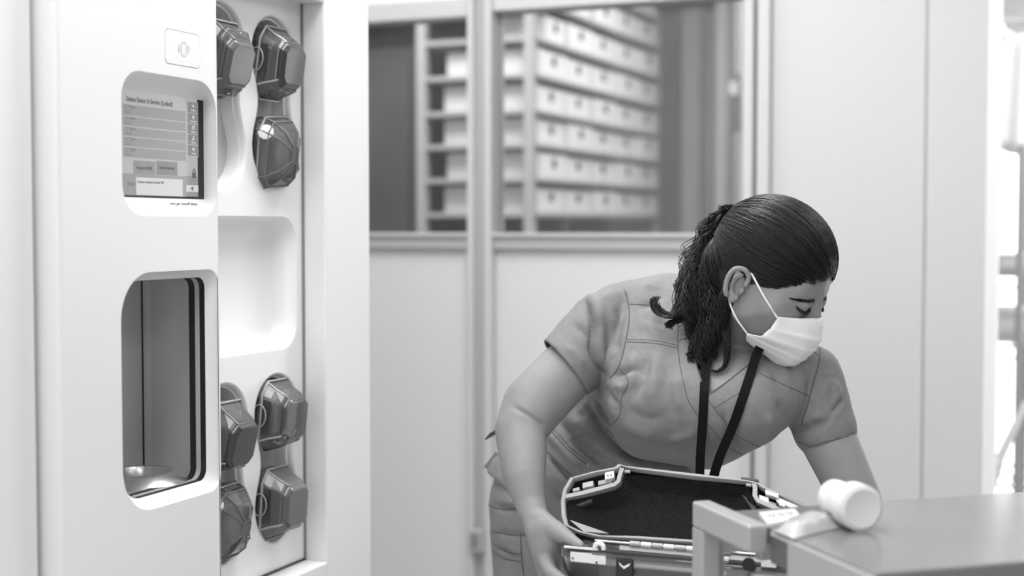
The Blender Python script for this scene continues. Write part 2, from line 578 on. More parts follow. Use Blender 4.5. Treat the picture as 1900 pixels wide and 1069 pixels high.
# goods on the wire shelf
M_BOXG = mat('goods_grey', 0.66, 0.6, vary=(3, 0.03))
M_BOXW = mat('goods_white', 0.85, 0.6, vary=(3, 0.03))
goods = [(1842, 1886, 3, 0.10, M_BOXG, 'grey carton on the lower middle deck of the wire shelf'), (1846, 1888, 4, 0.055, M_BOXG, 'flat grey carton on the top deck of the wire shelf')]
for p0, p1, zi, h, m, lab in goods:
    x0, x1 = onY(p0, 500, SY0 + 0.08).x, onY(p1 + 40, 500, SY0 + 0.08).x
    z = shz[zi] + 0.004
    r = thing('carton', ((x0 + x1) / 2, SY0 + 0.2, z), lab, 'carton', 'cartons on the wire shelf')
    MB().span((x0, SY0 + 0.06, z), (x1, SY0 + 0.32, z + h)).build('box', m, r, bevel=0.004)
    MB().span((x0 + 0.02, SY0 + 0.058, z + h * 0.3), (x0 + 0.1, SY0 + 0.06, z + h * 0.7)).build('paper_label', M_BOXW, r)
# white blind / sheet hanging high in the bay
bz = onY(1865, 60, 5.4).z
hs = thing('hanging_sheet', onY(1865, 130, 5.4), 'white sheet hanging high in the bright bay', 'sheet')
m = MB()
ncol, nrow = 20, 8
x0, x1 = onY(1836, 60, 5.4).x, onY(1990, 60, 5.4).x
zt, zb = onY(1865, 45, 5.4).z, onY(1865, 270, 5.4).z
grid = []
for j in range(nrow + 1):
    grid.append([Vector((x0 + (x1 - x0) * i / ncol, 5.4 + 0.02 * math.sin(i * 1.3 + j * 0.2), zt - 0.04 * math.sin(math.pi * i / ncol) + (zb - zt) * j / nrow)) for i in range(ncol + 1)])
m.loft(grid, closed=False)
so = m.build('cloth', M_BOXW, hs, smooth=180)
so.modifiers.new('thick', 'SOLIDIFY').thickness = 0.004
MB().tube([onY(1838, 20, 5.38), onY(1868, 70, 5.38)], 0.012, 8).build('cord', M_BOXW, hs, smooth=60)
MB().tube([(x0 - 0.02, 5.42, zt + 0.01), (x1, 5.42, zt + 0.01)], 0.012, 8).build('rod', M_FRAME, hs, smooth=60)
# leaning pole with a mop-like bright end
lp = thing('leaning_pole', onY(1836, 890, 4.4), 'pale pole leaning across the wire shelf at the right edge', 'pole')
MB().tube([onY(1832, 900, 4.40), onY(1905, 745, 4.46)], [0.018, 0.010], 10).build('shaft', M_BOXW, lp, smooth=60)
MB().tube([onY(1832, 900, 4.40), onY(1850, 860, 4.41)], [0.030, 0.020], 10).build('grip', M_NYLON, lp, smooth=60)
# ================================================================== TUBE STATION (left)
XE, XP, XD = -1.25, -1.297, -1.22
YA = 2.161            # far jamb of the carrier bay
YEND = 2.322
DY0, DY1 = 1.441, 1.795
ZL = onX(570, 1036, XP).z           # ledge under the carrier panel
ZT = onX(500, -8, XP).z
st = thing('tube_station', (-1.45, 1.7, 0), 'white pneumatic tube station cabinet with screen, carrier slots and loading window', 'station')
body = MB()
body.span((-1.645, YA, 0), (XE, YEND, 2.72)).build('end_column', M_WHITE, st, bevel=0.004)
MB().span((-1.645, DY1 - 0.02, 0), (XE, YA - 0.0005, ZL)).build('lower_cabinet', M_WHITE, st, bevel=0.003)
MB().span((-1.645, DY1 - 0.02, ZT), (XE, YA - 0.0005, 2.72)).build('upper_cabinet', M_WHITE, st, bevel=0.003)
MB().span((-1.645, 0.55, 0), (XE, 1.430, 2.72)).build('near_column', M_WHITE, st, bevel=0.004)
MB().span((-1.645, 1.430, 0), (XE - 0.015, 1.445, 2.72)).build('groove', M_FRAME, st)
MB().span((-1.645, 1.445, 0), (-1.60, YA, 2.72)).build('back_plate', M_WHITE, st)
MB().span((XP, YA - 0.003, ZL), (XP + 0.004, YA, ZT)).build('shadow_gap', M_FRAMED, st)
MB().span((XP, 1.80, ZL), (XP + 0.004, YA - 0.003, ZL + 0.003)).build('shadow_gap', M_BLACK, st)


def pxrect(x0, x1, ytop, ybot, X, pxm=None):
    """plane rectangle from pixel bounds measured at its middle column"""
    xm = (x0 + x1) / 2 if pxm is None else pxm
    return onX(x0, 300, X).y, onX(x1, 300, X).y, onX(xm, ybot, X).z, onX(xm, ytop, X).z


# --- carrier panel with figure-eight slots and a scooped pocket
def fig8(cy, zc, r, c, wm, n=16):
    """closed loop, lobes of radius r centred c above and below zc, waist half-width wm"""
    right = []
    for k in range(n + 1):
        a = -math.pi / 2 + (math.pi / 2) * k / n
        right.append((r * math.cos(a), -c + r * math.sin(a)))
    for k in range(1, 2 * n):
        z = -c + 2 * c * k / (2 * n)
        w = wm + (r - wm) * (0.5 - 0.5 * math.cos(math.pi * abs(z) / c))
        right.append((w, z))
    for k in range(n + 1):
        a = (math.pi / 2) * k / n
        right.append((r * math.cos(a), c + r * math.sin(a)))
    left = [(-p[0], p[1]) for p in reversed(right[1:-1])]
    return [(cy + p[0], zc + p[1]) for p in right + left]


def slot_from(px, py0, py1):
    zt, zb = onX(px, py0, XP).z, onX(px, py1, XP).z
    return (zt + zb) / 2, (zt - zb) / 2


CYR, CYL, SR = 2.073, 1.917, 0.0705
slots = []
for cy, pxc, a, b in ((CYR, 513, 28, 350), (CYL, 432, 4, 358), (CYR, 520, 690, 1007), (CYL, 435, 706, 1044)):
    zc, hh = slot_from(pxc, a, b)
    slots.append((cy, zc, SR, hh - SR, SR * 0.74))
pk = pxrect(372, 549, 401, 656, XP, 470)
pocket = rrect(pk[0], pk[1], pk[2], pk[3], 0.045, 8)
holes = [fig8(*s) for s in slots]
pan = MB().poly_holes([(1.843, ZL + 0.003), (YA - 0.003, ZL + 0.003), (YA - 0.003, ZT), (1.843, ZT)], holes + [pocket], lambda p: Vector((XP, p[0], p[1]))).build('slot_panel', M_WHITE2, st)
for (cy, zc, r, c, wm), h in zip(slots, holes):
    L = [yz(h, XP)]
    for dr, dx in ((0.003, -0.001), (0.005, -0.004), (0.006, -0.009)):
        L.append(yz(fig8(cy, zc, r - dr, c, wm - dr), XP + dx))
    rim = MB().loft(L).build('slot_rim', M_WHITE2, st, smooth=50)
    L = [L[-1], yz(fig8(cy, zc, r - 0.009, c, wm - 0.009), XP - 0.010), yz(fig8(cy, zc, r - 0.012, c, wm - 0.012), XP - 0.030)]
    MB().loft(L).build('slot_wall', M_WHITE2, rim, smooth=30)
    b2 = fig8(cy, zc, r - 0.012, c, wm - 0.012)
    MB().poly_holes(b2, [], lambda p: Vector((XP - 0.030, p[0], p[1]))).build('slot_back', M_TRAY, rim)
L = [yz(pocket, XP)]
for ins, dx in ((0.002, -0.002), (0.005, -0.006), (0.008, -0.014), (0.014, -0.026), (0.026, -0.033)):
    L.append(yz(rrect(pk[0] + ins, pk[1] - ins, pk[2] + ins, pk[3] - ins, max(0.02, 0.045 - ins * 0.5), 8), XP + dx))
MB().loft(L, True, False, True).build('tray_pocket', M_WHITE2, st, smooth=45)

# --- door with the screen recess and the loading window
sc_o = pxrect(226, 402, 140, 401, XD, 312)
lw_o = pxrect(221, 405, 503, 935, XD, 318)
so_loop = rrect(*sc_o, [0.045, 0.035, 0.045, 0.04], 8)
lo_loop = rrect(*lw_o, [0.065, 0.028, 0.028, 0.065], 10)
crd = pxrect(308, 373, 59, 123, XD, 341)
crd_loop = rrect(*crd, 0.008, 5)
DZ0, DZ1 = 0.05, 2.70
fi = 0.006
dl0 = rrect(DY0 + fi, DY1 - fi, DZ0 + fi, DZ1 - fi, 0.004, 3)
door = MB().poly_holes(dl0, [so_loop, lo_loop, crd_loop], lambda p: Vector((XD, p[0], p[1]))).build('door_panel', M_WHITE, st)
dl1 = rrect(DY0 + 0.0017, DY1 - 0.0017, DZ0 + 0.0017, DZ1 - 0.0017, 0.004, 3)
dl2 = rrect(DY0, DY1, DZ0, DZ1, 0.004, 3)
MB().loft([yz(dl0, XD), yz(dl1, XD - 0.0017), yz(dl2, XD - fi), yz(dl2, XD - 0.045)]).build('door_edge', M_WHITE, door, smooth=60)
# card reader plate, let in with a fine groove
cr = (crd[0] + 0.0007, crd[1] - 0.0007, crd[2] + 0.0007, crd[3] - 0.0007)
MB().loft([yz(crd_loop, XD), yz(crd_loop, XD - 0.0012)]).build('reader_groove', M_FRAMEL, door)
rd = MB().loft([yz(rrect(*cr, 0.008, 5), XD - 0.0012), yz(rrect(*cr, 0.008, 5), XD + 0.0004)], True, False, True).build('card_reader', M_WHITE, st)
cyc, czc = (cr[0] + cr[1]) / 2 + 0.002, (cr[2] + cr[3]) / 2
M_MARK = mat('pale_print', 0.55, 0.5, vary=(40, 0.02))
mk = MB()
ol = rrect(cyc - 0.006, cyc + 0.006, czc - 0.010, czc + 0.010, 0.002, 3)
il = rrect(cyc - 0.0049, cyc + 0.0049, czc - 0.0089, czc + 0.0089, 0.0016, 3)
mk.poly_holes(ol, [il], lambda p: Vector((XD + 0.0008, p[0], p[1])))
for s in (-1, 1):
    for rr in (0.010, 0.013):
        pts = [Vector((XD + 0.0007, cyc + s * rr * math.cos(a), czc + rr * math.sin(a))) for a in np.linspace(-0.5, 0.5, 7)]
        mk.tube(pts, 0.00035, 4)
mk.build('card_mark', M_MARK, rd)

# screen recess: scooped white surround
XS = XD - 0.026
si = pxrect(224, 378, 182, 366, XS, 375)
si = (si[0], si[1], onX(300, 368, XS).z, onX(300, 176, XS).z)


def mix(a, b, t):
    return tuple(p + (q - p) * t for p, q in zip(a, b))


L = []
for t, dx in ((0, 0), (0.10, -0.002), (0.3, -0.009), (0.62, -0.018), (0.9, -0.024), (1.0, -0.026)):
    b = mix(sc_o, si, t)
    L.append(yz(rrect(*b, [max(0.002, q * (1 - t)) for q in (0.045, 0.035, 0.045, 0.04)], 8), XD + dx))
MB().loft(L).build('screen_surround', M_WHITE, door, smooth=60)
scr = MB().loft([yz(rrect(*si, 0.002, 8), XS), yz(rrect(*si, 0.002, 8), XS - 0.004)], True, True, True).build('screen_bezel', M_BLACK, st)
M_LCD = mat('screen_base', 0.05, 0.2, emit=0.40)
M_LCD_ROW = mat('screen_row', 0.05, 0.2, emit=0.25)
M_LCD_DK = mat('screen_button', 0.05, 0.2, emit=0.17)
M_LCD_DK2 = mat('screen_side', 0.05, 0.2, emit=0.21)
M_LCD_W = mat('screen_white', 0.05, 0.2, emit=0.60)
M_INK = mat('screen_ink', 0.05, 0.2, emit=0.06)


def ui(name, x0, x1, yt, yb, m, lift=0.0, pxm=None, par=None):
    b = pxrect(x0, x1, yt, yb, XS, pxm)
    X = XS + 0.0006 + lift
    return MB().span((X - 0.0004, b[0], b[2]), (X, b[1], b[3])).build(name, m, par or scr)


ui('lcd', 226, 366, 180, 364, M_LCD, 0, 350)
ui('status_bar', 226, 345, 325, 364, M_LCD_ROW, 0.0004, 300)
ui('status_bar', 345, 366, 327, 365, M_LCD_ROW, 0.0004, 356)
for k, (a, b) in enumerate(((207, 226), (228, 244), (246.5, 262), (264, 280), (282, 299))):
    ui('list_row', 228, 344, a, b, M_LCD_ROW, 0.0004, 343)
    bb = pxrect(228, 246, a, b, XS, 343)
    cyy, czz = onX(238, 300, XS).y, (bb[2] + bb[3]) / 2 + 0.002
    fr = MB().poly_holes(rrect(cyy - 0.006, cyy + 0.004, czz - 0.006, czz + 0.004, 0.001, 2), [rrect(cyy - 0.0054, cyy + 0.0034, czz - 0.0054, czz + 0.0034, 0.001, 2)], lambda p: Vector((XS + 0.0016, p[0], p[1])))
    fr.build('row_icon', M_INK, scr)
    text('row_text', 'Send', 0.005, (XS + 0.0015, cyy + 0.0055, czz + 0.002), (0, 1, 0), (0, 0, 1), M_LCD_DK, scr)
ui('sidebar', 347, 367, 189, 291, M_LCD, 0.0004, 357)
icons = ['Home', 'Favorites', 'Station', 'Search', 'Setup']
for k, (a, b) in enumerate(((190, 209.5), (211, 229), (231, 248.5), (250.5, 268), (270, 289))):
    ui('side_button', 348, 367, a, b, M_LCD_DK2, 0.0008, 357)
    bb = pxrect(348, 367, a, b, XS, 357)
    cyy, czz = (bb[0] + bb[1]) / 2, (bb[2] + bb[3]) / 2
    m = MB()
    X = XS + 0.0018
    if k == 0:
        m.add([(X, cyy - 0.003, czz + 0.002), (X, cyy + 0.002, czz - 0.001), (X, cyy + 0.002, czz + 0.005)], [(0, 1, 2)])
    elif k == 1:
        pts = [(X, cyy + (0.0042 if q % 2 == 0 else 0.0018) * math.sin(q * math.pi / 5), czz + 0.002 + (0.0042 if q % 2 == 0 else 0.0018) * math.cos(q * math.pi / 5)) for q in range(10)]
        m.add(pts, [tuple(range(10))])
    elif k == 2:
        for q in range(3):
            m.box((X, cyy, czz + 0.0045 - q * 0.0022), (0.0002, 0.007, 0.0013))
    elif k == 3:
        m.box((X, cyy, czz + 0.003), (0.0002, 0.003, 0.004)).box((X, cyy - 0.001, czz), (0.0002, 0.005, 0.002))
    else:
        m.add([(X, cyy - 0.0035, czz + 0.002), (X, cyy, czz - 0.0015), (X, cyy + 0.0035, czz + 0.002), (X, cyy, czz + 0.0055)], [(0, 1, 2, 3)])
    m.build('button_icon', M_LCD_W, scr, fix=False)
    text('button_text', icons[k], 0.0042, (X, cyy, czz - 0.0042), (0, 1, 0), (0, 0, 1), M_LCD_W, scr, 'CENTER')
ui('action_button', 247, 287, 299, 323, M_LCD_DK2, 0.0004)
ui('action_button', 289.5, 328, 300, 325, M_LCD_DK, 0.0004)
for px, s in ((267, 'Remove All (0)'), (308.7, 'Delete Selected')):
    p = onX(px, 312, XS)
    text('button_text', s, 0.0062, (XS + 0.0014, p.y, p.z), (0, 1, 0), (0, 0, 1), M_INK, scr, 'CENTER', sx=0.9)
ui('message_box', 251, 337, 331, 363, M_LCD_W, 0.0008)
p = onX(253, 334.5, XS)
text('message_text', 'Cannot transmit in state: IBS', 0.0052, (XS + 0.0018, p.y, p.z - 0.002), (0, 1, 0), (0, 0, 1), M_INK, scr)
p = onX(235, 342, XS)
text('status_text', 'BN4', 0.009, (XS + 0.0014, p.y, p.z), (0, 1, 0), (0, 0, 1), M_LCD_DK, scr)
ui('back_button', 344, 366, 343.5, 356, M_LCD_W, 0.0008)
p = onX(355, 350, XS)
MB().add([(XS + 0.002, p.y - 0.004, p.z), (XS + 0.002, p.y + 0.002, p.z - 0.004), (XS + 0.002, p.y + 0.002, p.z + 0.004)], [(0, 1, 2)]).build('button_icon', M_INK, scr, fix=False)
p = onX(358.5, 322, XS)
m = MB().box((XS + 0.0014, p.y, p.z - 0.003), (0.0003, 0.009, 0.008))
m.tube([Vector((XS + 0.0014, p.y + 0.003 * math.cos(a), p.z + 0.001 + 0.006 * math.sin(a))) for a in np.linspace(0, math.pi, 9)], 0.0007, 5)
m.build('padlock_icon', M_INK, scr)
p = onX(235, 182, XS)
text('title_text', 'Station Status: In Service (Locked)', 0.0098, (XS + 0.0014, p.y - 0.003, p.z - 0.001), (0, 1, 0), (0, 0, 1), M_INK, scr, sx=0.78, bold=0.0001)
p = onX(309, 377, XD - 0.018)
text('name_print', 'TransLogic Nexus\u00ae Station', 0.0062, (XD - 0.0155, p.y + 0.002, p.z - 0.0005), (0, 1, 0), (0.5, 0, 1), M_INK, scr, bold=0.00006)

# loading window: white bevel, black and grey seals, steel chamber
lw_i = (lw_o[0] + 0.018, onX(381, 700, XD - 0.016).y, lw_o[2] + 0.016, lw_o[3] - 0.012)
L = []
for t, dx in ((0, 0), (0.08, -0.002), (0.35, -0.007), (0.75, -0.013), (1.0, -0.016)):
    b = mix(lw_o, lw_i, t)
    L.append(yz(rrect(*b, [q * (1 - 0.4 * t) for q in (0.065, 0.028, 0.028, 0.065)], 10), XD + dx))
wb_ = MB().loft(L).build('window_bevel', M_WHITE, st, smooth=60)
prev = L[-1]
rr = [q * 0.6 for q in (0.065, 0.028, 0.028, 0.065)]
x = XD - 0.016
for nm, m, ins, dx in (('seal_black', M_BLACK, 0.0006, 0.009), ('seal_grey', M_SEAL, 0.0010, 0.008), ('seal_black', M_BLACK, 0.0014, 0.010), ('seal_chrome', M_ALU, 0.0018, 0.002)):
    b = (lw_i[0] + ins, lw_i[1] - ins, lw_i[2] + ins, lw_i[3] - ins)
    a0 = yz(rrect(*b, rr, 10), x)
    x -= dx
    a1 = yz(rrect(*b, rr, 10), x)
    MB().loft([prev, a0, a1]).build(nm, m, wb_, smooth=30)
    prev = a1
CX0, CX1 = x, -1.384
cy0, cy1 = lw_i[0] - 0.03, 1.836
cz0, cz1 = lw_i[2] - 0.006, lw_i[3] + 0.02
ch = MB()
MB().poly_holes([(cy0, cz0), (cy1, cz0), (cy1, cz1), (cy0, cz1)], [[(q_.y, q_.z) for q_ in prev]], lambda p: Vector((CX0, p[0], p[1]))).build('chamber_front', M_STEEL, st)
ch.span((CX1 - 0.01, cy0, cz0), (CX1, cy1, cz1)).build('chamber_back', M_STEEL, st)
co = MB().span((CX1, cy1, cz0), (CX0, cy1 + 0.006, cz1)).build('chamber_side', M_STEELP, st)
MB().span((CX1, cy0 - 0.006, cz0), (CX0, cy0, cz1)).build('chamber_side', M_STEELP, st)
MB().span((CX1, cy0, cz1), (CX0, cy1, cz1 + 0.006)).build('chamber_top', M_STEEL, st)
MB().span((CX1, cy0, cz0 - 0.006), (CX0, cy1, cz0)).build('chamber_floor', M_STEEL, st)
fl = MB()
q = 0.010
fl.loft([[Vector((CX1 + q * (1 - math.sin(a)), cy1 - q * (1 - math.cos(a)), z)) for a in np.linspace(0, math.pi / 2, 7)] for z in (cz0, cz1)], closed=False)
fl.build('chamber_corner', M_STEEL, st, smooth=60)
MB().tube([(CX1 + 0.001, cy1 - q - 0.004, cz0), (CX1 + 0.001, cy1 - q - 0.004, cz1)], 0.0012, 6).build('seam_line', M_BLACK, co)
rc = onZ(262, 888, cz0 + 0.01)
Mr = Matrix.Translation(Vector((rc.x, rc.y, cz0)))
MB().lathe([(0.074, 0.0), (0.074, 0.003), (0.056, 0.020), (0.050, 0.022), (0.044, 0.021), (0.040, 0.012), (0.038, -0.004)], Mr, 48).build('port_ring', M_ALU, st, smooth=35)
MB().lathe([(0.040, 0.001), (0.0001, 0.001)], Mr, 48).build('port_hole', M_BLACK, st)

# ================================================================== CARRIERS IN THE STATION
def octo(hy, hz, k=0.66):
    return [(-hy, -hz * k), (-hy * k, -hz), (hy * k, -hz), (hy, -hz * k), (hy, hz * k), (hy * k, hz), (-hy * k, hz), (-hy, hz * k)]


def carrier(cy, cz, style, label, roll=0.0, tilt=10.0):
    """capsule end standing out of a slot; local x = out of the slot"""
    X0 = XP - 0.0295
    root = thing('tube_carrier', (X0, cy, cz), label, 'carrier', 'carriers parked in the station slots')
    R = Matrix.Rotation(math.radians(tilt), 3, 'Y')          # nose tips down
    Q = Matrix.Rotation(math.radians(roll), 3, 'X')
    o = Vector((X0, cy - 0.010, cz))

    def P(x, y, z):
        v = Q @ Vector((0, y, z))
        v = Vector((x, v.y, v.z))
        w = R @ v
        w.x = max(w.x, 0.0)
        return o + w

    def ring(x, hy, hz, dz=0.0, k=0.66):
        return [P(x, a, b + dz) for a, b in octo(hy, hz, k)]

    solid = style in ('solid', 'cap')
    msh = M_CAP2 if solid else M_SMOKE
    if style in ('pale', 'smoke'):
        msh = M_SMOKEL
    prof = [(0.000, 0.042, 0.055), (0.030, 0.045, 0.060), (0.046, 0.041, 0.050), (0.064, 0.038, 0.042), (0.070, 0.035, 0.038)]
    if style == 'dome':
        prof = [(0.000, 0.042, 0.055), (0.026, 0.047, 0.062), (0.048, 0.043, 0.054), (0.066, 0.030, 0.038), (0.076, 0.010, 0.014)]
    sh = MB().loft([ring(x, a, b) for x, a, b in prof], True, True, True).build('shell', msh, root, bevel=0.0025)
    # inner core
    if not solid:
        core = M_CORE if style == 'smoke' else (M_RIM if style == 'dome' else M_CORE2)
        MB().loft([ring(0.002, 0.038, 0.050), ring(0.030, 0.040, 0.046), ring(0.050, 0.032, 0.034)], True, True, True).build('core', core, root, bevel=0.003)
        if style == 'dome':
            MB().loft([ring(0.010, 0.0425, 0.030), ring(0.028, 0.0425, 0.026)], True, True, True).build('core_band', M_CORE, root, bevel=0.002)
    # bumper rim round the mouth and edge ribs
    lp = ring(0.032, 0.0455, 0.0605)
    MB().tube(lp, 0.0022, 6, closed=True).build('rim', M_RIM if solid else M_EDGE, root, smooth=60)
    for i in (0, 2, 4, 6) if style != 'dome' else range(8):
        MB().tube([ring(x, a, b)[i] for x, a, b in prof[1:]], 0.0016, 5).build('rib', M_RIM if solid else (M_CORE2 if style == 'dome' else M_EDGE), root, smooth=60)
    if style == 'dome':
        MB().tube(ring(0.048, 0.0432, 0.0545), 0.0016, 6, closed=True).build('rib', M_CORE2, root, smooth=60)
        d = (R @ Vector((0.45, -1, 0.45))).normalized()
        Mx = Matrix.Translation(P(0.040, -0.0385, 0.036)) @ d.to_track_quat('Z', 'Y').to_matrix().to_4x4()
        MB().lathe([(0.013, 0), (0.013, 0.004), (0.009, 0.006), (0.0001, 0.0062)], Mx, 20).build('button', M_NYLON, root, smooth=40)
    else:
        # end plate and round latch on the side that faces the room
        cap = M_CAP if style in ('smoke', 'pale') else M_CAP2
        MB().loft([ring(0.052, 0.0385, 0.040), ring(0.072, 0.0365, 0.036), ring(0.077, 0.031, 0.031)], True, True, True).build('end_cap', cap if style != 'pale' else M_SMOKE, root, bevel=0.002)
        pts = [P(0.030 + 0.013 * math.cos(a), -0.0470, 0.004 + 0.019 * math.sin(a)) for a in np.linspace(0, 2 * math.pi, 25)[:-1]]
        MB().tube(pts, 0.0013, 6, closed=True).build('latch_ring', M_RIM, sh, smooth=60)
        MB().prism([P(0.012, -0.0455, -0.030), P(0.047, -0.0430, -0.026), P(0.047, -0.0430, 0.030), P(0.012, -0.0455, 0.034)], Vector((0, 0.002, 0))).build('side_window', M_CORE if not solid else M_CAP, sh)
    if style == 'cap':
        MB().loft([ring(0.050, 0.043, 0.053), ring(0.058, 0.042, 0.052), ring(0.072, 0.030, 0.034)], True, True, True).build('band', M_SMOKEL, root, bevel=0.002)
    return root


def lobe(i, up):
    cy, zc, r, c, wm = slots[i]
    return cy, zc + (c if up else -c)


def pc(i, px, py):
    p = onX(px, py, XP)
    return slots[i][0], p.z


def zat(py, px):
    return onX(px, py, XP).z


carrier(CYL, zat(105, 420), 'cap', 'glossy grey carrier with clear lower band, topmost slot nearest the screen', 0, 14)
carrier(CYR, zat(116, 510), 'smoke', 'smoky clear carrier in the upper lobe of the top right slot', 0, 8)
carrier(CYR, zat(280, 510), 'dome', 'faceted clear dome carrier with a round white button, under the smoky one', 4, 8)
carrier(CYL, zat(800, 425), 'smoke', 'dark smoky carrier in the lower slot beside the loading window', 0, 14)
carrier(CYR, zat(765, 515), 'pale', 'pale clear carrier in the upper lobe of the bottom right slot', 0, 6)
carrier(CYL, zat(960, 425), 'dome', 'clear ribbed carrier at the bottom of the slot beside the loading window', 0, 8)
carrier(CYR, zat(928, 515), 'solid', 'solid grey carrier in the lower lobe of the bottom right slot', 0, 4)

# ================================================================== TABLE IN THE FOREGROUND
ZTB = CAMZ - 0.36
A = onZ(1612, 1066, ZTB)
B = onZ(1352, 948, ZTB)
u = (onZ(1900, 912, ZTB) - B)
u.z = 0
u.normalize()                                   # along the far edge, to the right
v = Vector((-u.y, u.x, 0))                      # away from the camera
if v.dot(B - A) < 0:
    v = -v
ltab = (B - A).dot(v)
A = B - v * ltab
LT = 1.5
Mt = Matrix((u, v, Vector((0, 0, 1)))).transposed()
tb = thing('work_table', (A + u * LT / 2 + v * ltab / 2) * 1.0, 'grey glossy work table with steel frame in the right foreground', 'table')
tb.location.z = 0


def tbox(name, u0, u1, v0, v1, z0, z1, m, bevel=0.002, parent=None):
    c = A + u * (u0 + u1) / 2 + v * (v0 + v1) / 2
    c.z = (z0 + z1) / 2
    return MB().box(c, (u1 - u0, v1 - v0, z1 - z0), Mt).build(name, m, parent or tb, bevel=bevel)


tbox('tabletop', 0, LT, 0, ltab, ZTB - 0.02, ZTB, M_TABLE, 0.003)
tbox('apron', 0.004, LT - 0.004, 0.002, 0.02, ZTB - 0.13, ZTB - 0.0205, M_TUBED)
tbox('apron', 0.03, LT - 0.03, ltab - 0.03, ltab - 0.012, ZTB - 0.06, ZTB - 0.0205, M_TUBE)
tbox('side_panel', -0.004, 0.003, 0.0, ltab - 0.16, ZTB - 0.05, ZTB - 0.003, M_TUBE)
tbox('side_inset', -0.002, 0.003, ltab - 0.16, ltab - 0.115, ZTB - 0.040, ZTB - 0.008, M_TUBED)
tbox('side_inset', -0.003, 0.003, ltab - 0.16, ltab - 0.115, ZTB - 0.008, ZTB - 0.003, M_TUBE)
tbox('side_rail', -0.030, -0.0045, ltab - 0.115, ltab + 0.045, ZTB - 0.027, ZTB + 0.006, M_TUBE, 0.003)
tbox('leg', -0.030, -0.006, ltab + 0.012, ltab + 0.045, 0, ZTB - 0.027, M_TUBE, 0.002)
tbox('leg', -0.006, 0.012, ltab + 0.036, ltab + 0.043, 0, ZTB - 0.036, M_TUBE, 0.001)
tbox('far_rail', -0.006, 0.10, ltab + 0.030, ltab + 0.042, ZTB - 0.062, ZTB - 0.038, M_TUBE, 0.002)
for (a, b) in ((LT - 0.04, 0.01), (LT - 0.04, ltab - 0.04), (0.004, 0.022)):
    tbox('leg', a, a + 0.028, b, b + 0.028, 0, ZTB - 0.021, M_TUBED, 0.002)

# bottle lying on the table, cap towards the camera
bt = onZ(1598, 986, ZTB)
fwd = (bt - CAM)
fwd.z = 0
fwd.normalize()
side = Vector((fwd.y, -fwd.x, 0))
ax = (-fwd * 0.80 + side * 0.42).normalized()            # bottle axis, bottom -> cap
rb = 0.0275
bc = bt + Vector((0, 0, rb)) - ax * 0.075
Mb = Matrix.Translation(bc) @ ax.to_track_quat('Z', 'Y').to_matrix().to_4x4()
bo = thing('pill_bottle', (bc.x, bc.y, ZTB), 'white pill bottle lying on its side on the grey table', 'bottle')
MB().lathe([(0.019, 0), (0.0215, 0.003), (0.0215, 0.040), (0.020, 0.046), (0.018, 0.050), (0.018, 0.052)], Mb, 32).build('body', M_BOTTLE, bo, smooth=40)
m = MB().lathe([(0.0205, 0.050), (rb, 0.051), (rb, 0.076), (0.0225, 0.0785), (0.0195, 0.0775), (0.0001, 0.0775)], Mb, 40)
m.build('cap', M_BOTTLE, bo, smooth=40)
MB().lathe([(0.0218, 0.008), (0.0218, 0.036)], Mb, 32).build('paper_label', mat('bottle_label', 0.7, 0.6, vary=(60, 0.08)), bo, smooth=60)

# packets beside the bottle
M_FILM = mat_clear('packet_film', 0.95, 0.55, 0.25, 0.4)


def packet(name, quad, h, m, label, cat, puff=0.0):
    pts = [onZ(p[0], p[1], ZTB + 0.0005) for p in quad]
    c = sum(pts, Vector()) / 4
    r = thing(name, (c.x, c.y, ZTB + 0.0005), label, cat)
    n = 12
    g0, g1 = [], []
    for j in range(n + 1):
        r0, r1 = [], []
        for i in range(n + 1):
            a = pts[0].lerp(pts[1], i / n)
            b = pts[3].lerp(pts[2], i / n)
            p = a.lerp(b, j / n)
            e = math.sin(math.pi * i / n) * math.sin(math.pi * j / n)
            w = 0.12 * math.sin(i * 0.9 + j * 0.6) * e
            r1.append(p + Vector((0, 0, 0.001 + h * (min(1, e * 2.6) * (1 if puff else 0.0) + (0 if puff else 1)) * (1 + w * puff))))
            r0.append(p.copy())
        g0.append(r0)
        g1.append(r1)
    mb = MB()
    mb.loft(g1, closed=False)
    mb.loft([list(reversed(q)) for q in g0], closed=False)
    edge = lambda g: g[0] + [q[-1] for q in g[1:]] + list(reversed(g[-1]))[1:] + [q[0] for q in reversed(g[1:-1])]
    mb.loft([edge(g0), edge(g1)])
    mb.build('pouch' if puff else 'sheet', m, r, smooth=40)
    return r, pts


r, q = packet('blister_pack', [(1408, 958), (1474, 951), (1488, 968), (1424, 980)], 0.004, M_BOTTLE, 'flat white packet on the table left of the bottle', 'packet')
for i in range(3):
    c = q[0].lerp(q[1], 0.25 + 0.25 * i).lerp(q[3].lerp(q[2], 0.25 + 0.25 * i), 0.5)
    Mx = Matrix.Translation(c + Vector((0, 0, 0.005)))
    MB().lathe([(0.005, 0), (0.004, 0.003), (0.0001, 0.004)], Mx, 12).build('blister', M_FILM, r, smooth=60)
r, q = packet('medicine_pouch', [(1434, 985), (1530, 958), (1556, 980), (1474, 1001)], 0.013, M_FILM, 'puffed clear pouch of white tablets on the table beside the bottle', 'pouch', 1.0)
for i in range(7):
    a, b = 0.2 + 0.1 * i, 0.35 + 0.3 * ((i * 7) % 5) / 5
    c = q[0].lerp(q[1], a).lerp(q[3].lerp(q[2], a), b)
    Mx = Matrix.Translation(c + Vector((0, 0, 0.003))) @ Matrix.Rotation(i * 0.8, 4, 'X')
    MB().lathe([(0.0001, -0.004), (0.006, -0.003), (0.007, 0), (0.006, 0.003), (0.0001, 0.004)], Mx, 12).build('tablet', M_BOTTLE, r, smooth=40)

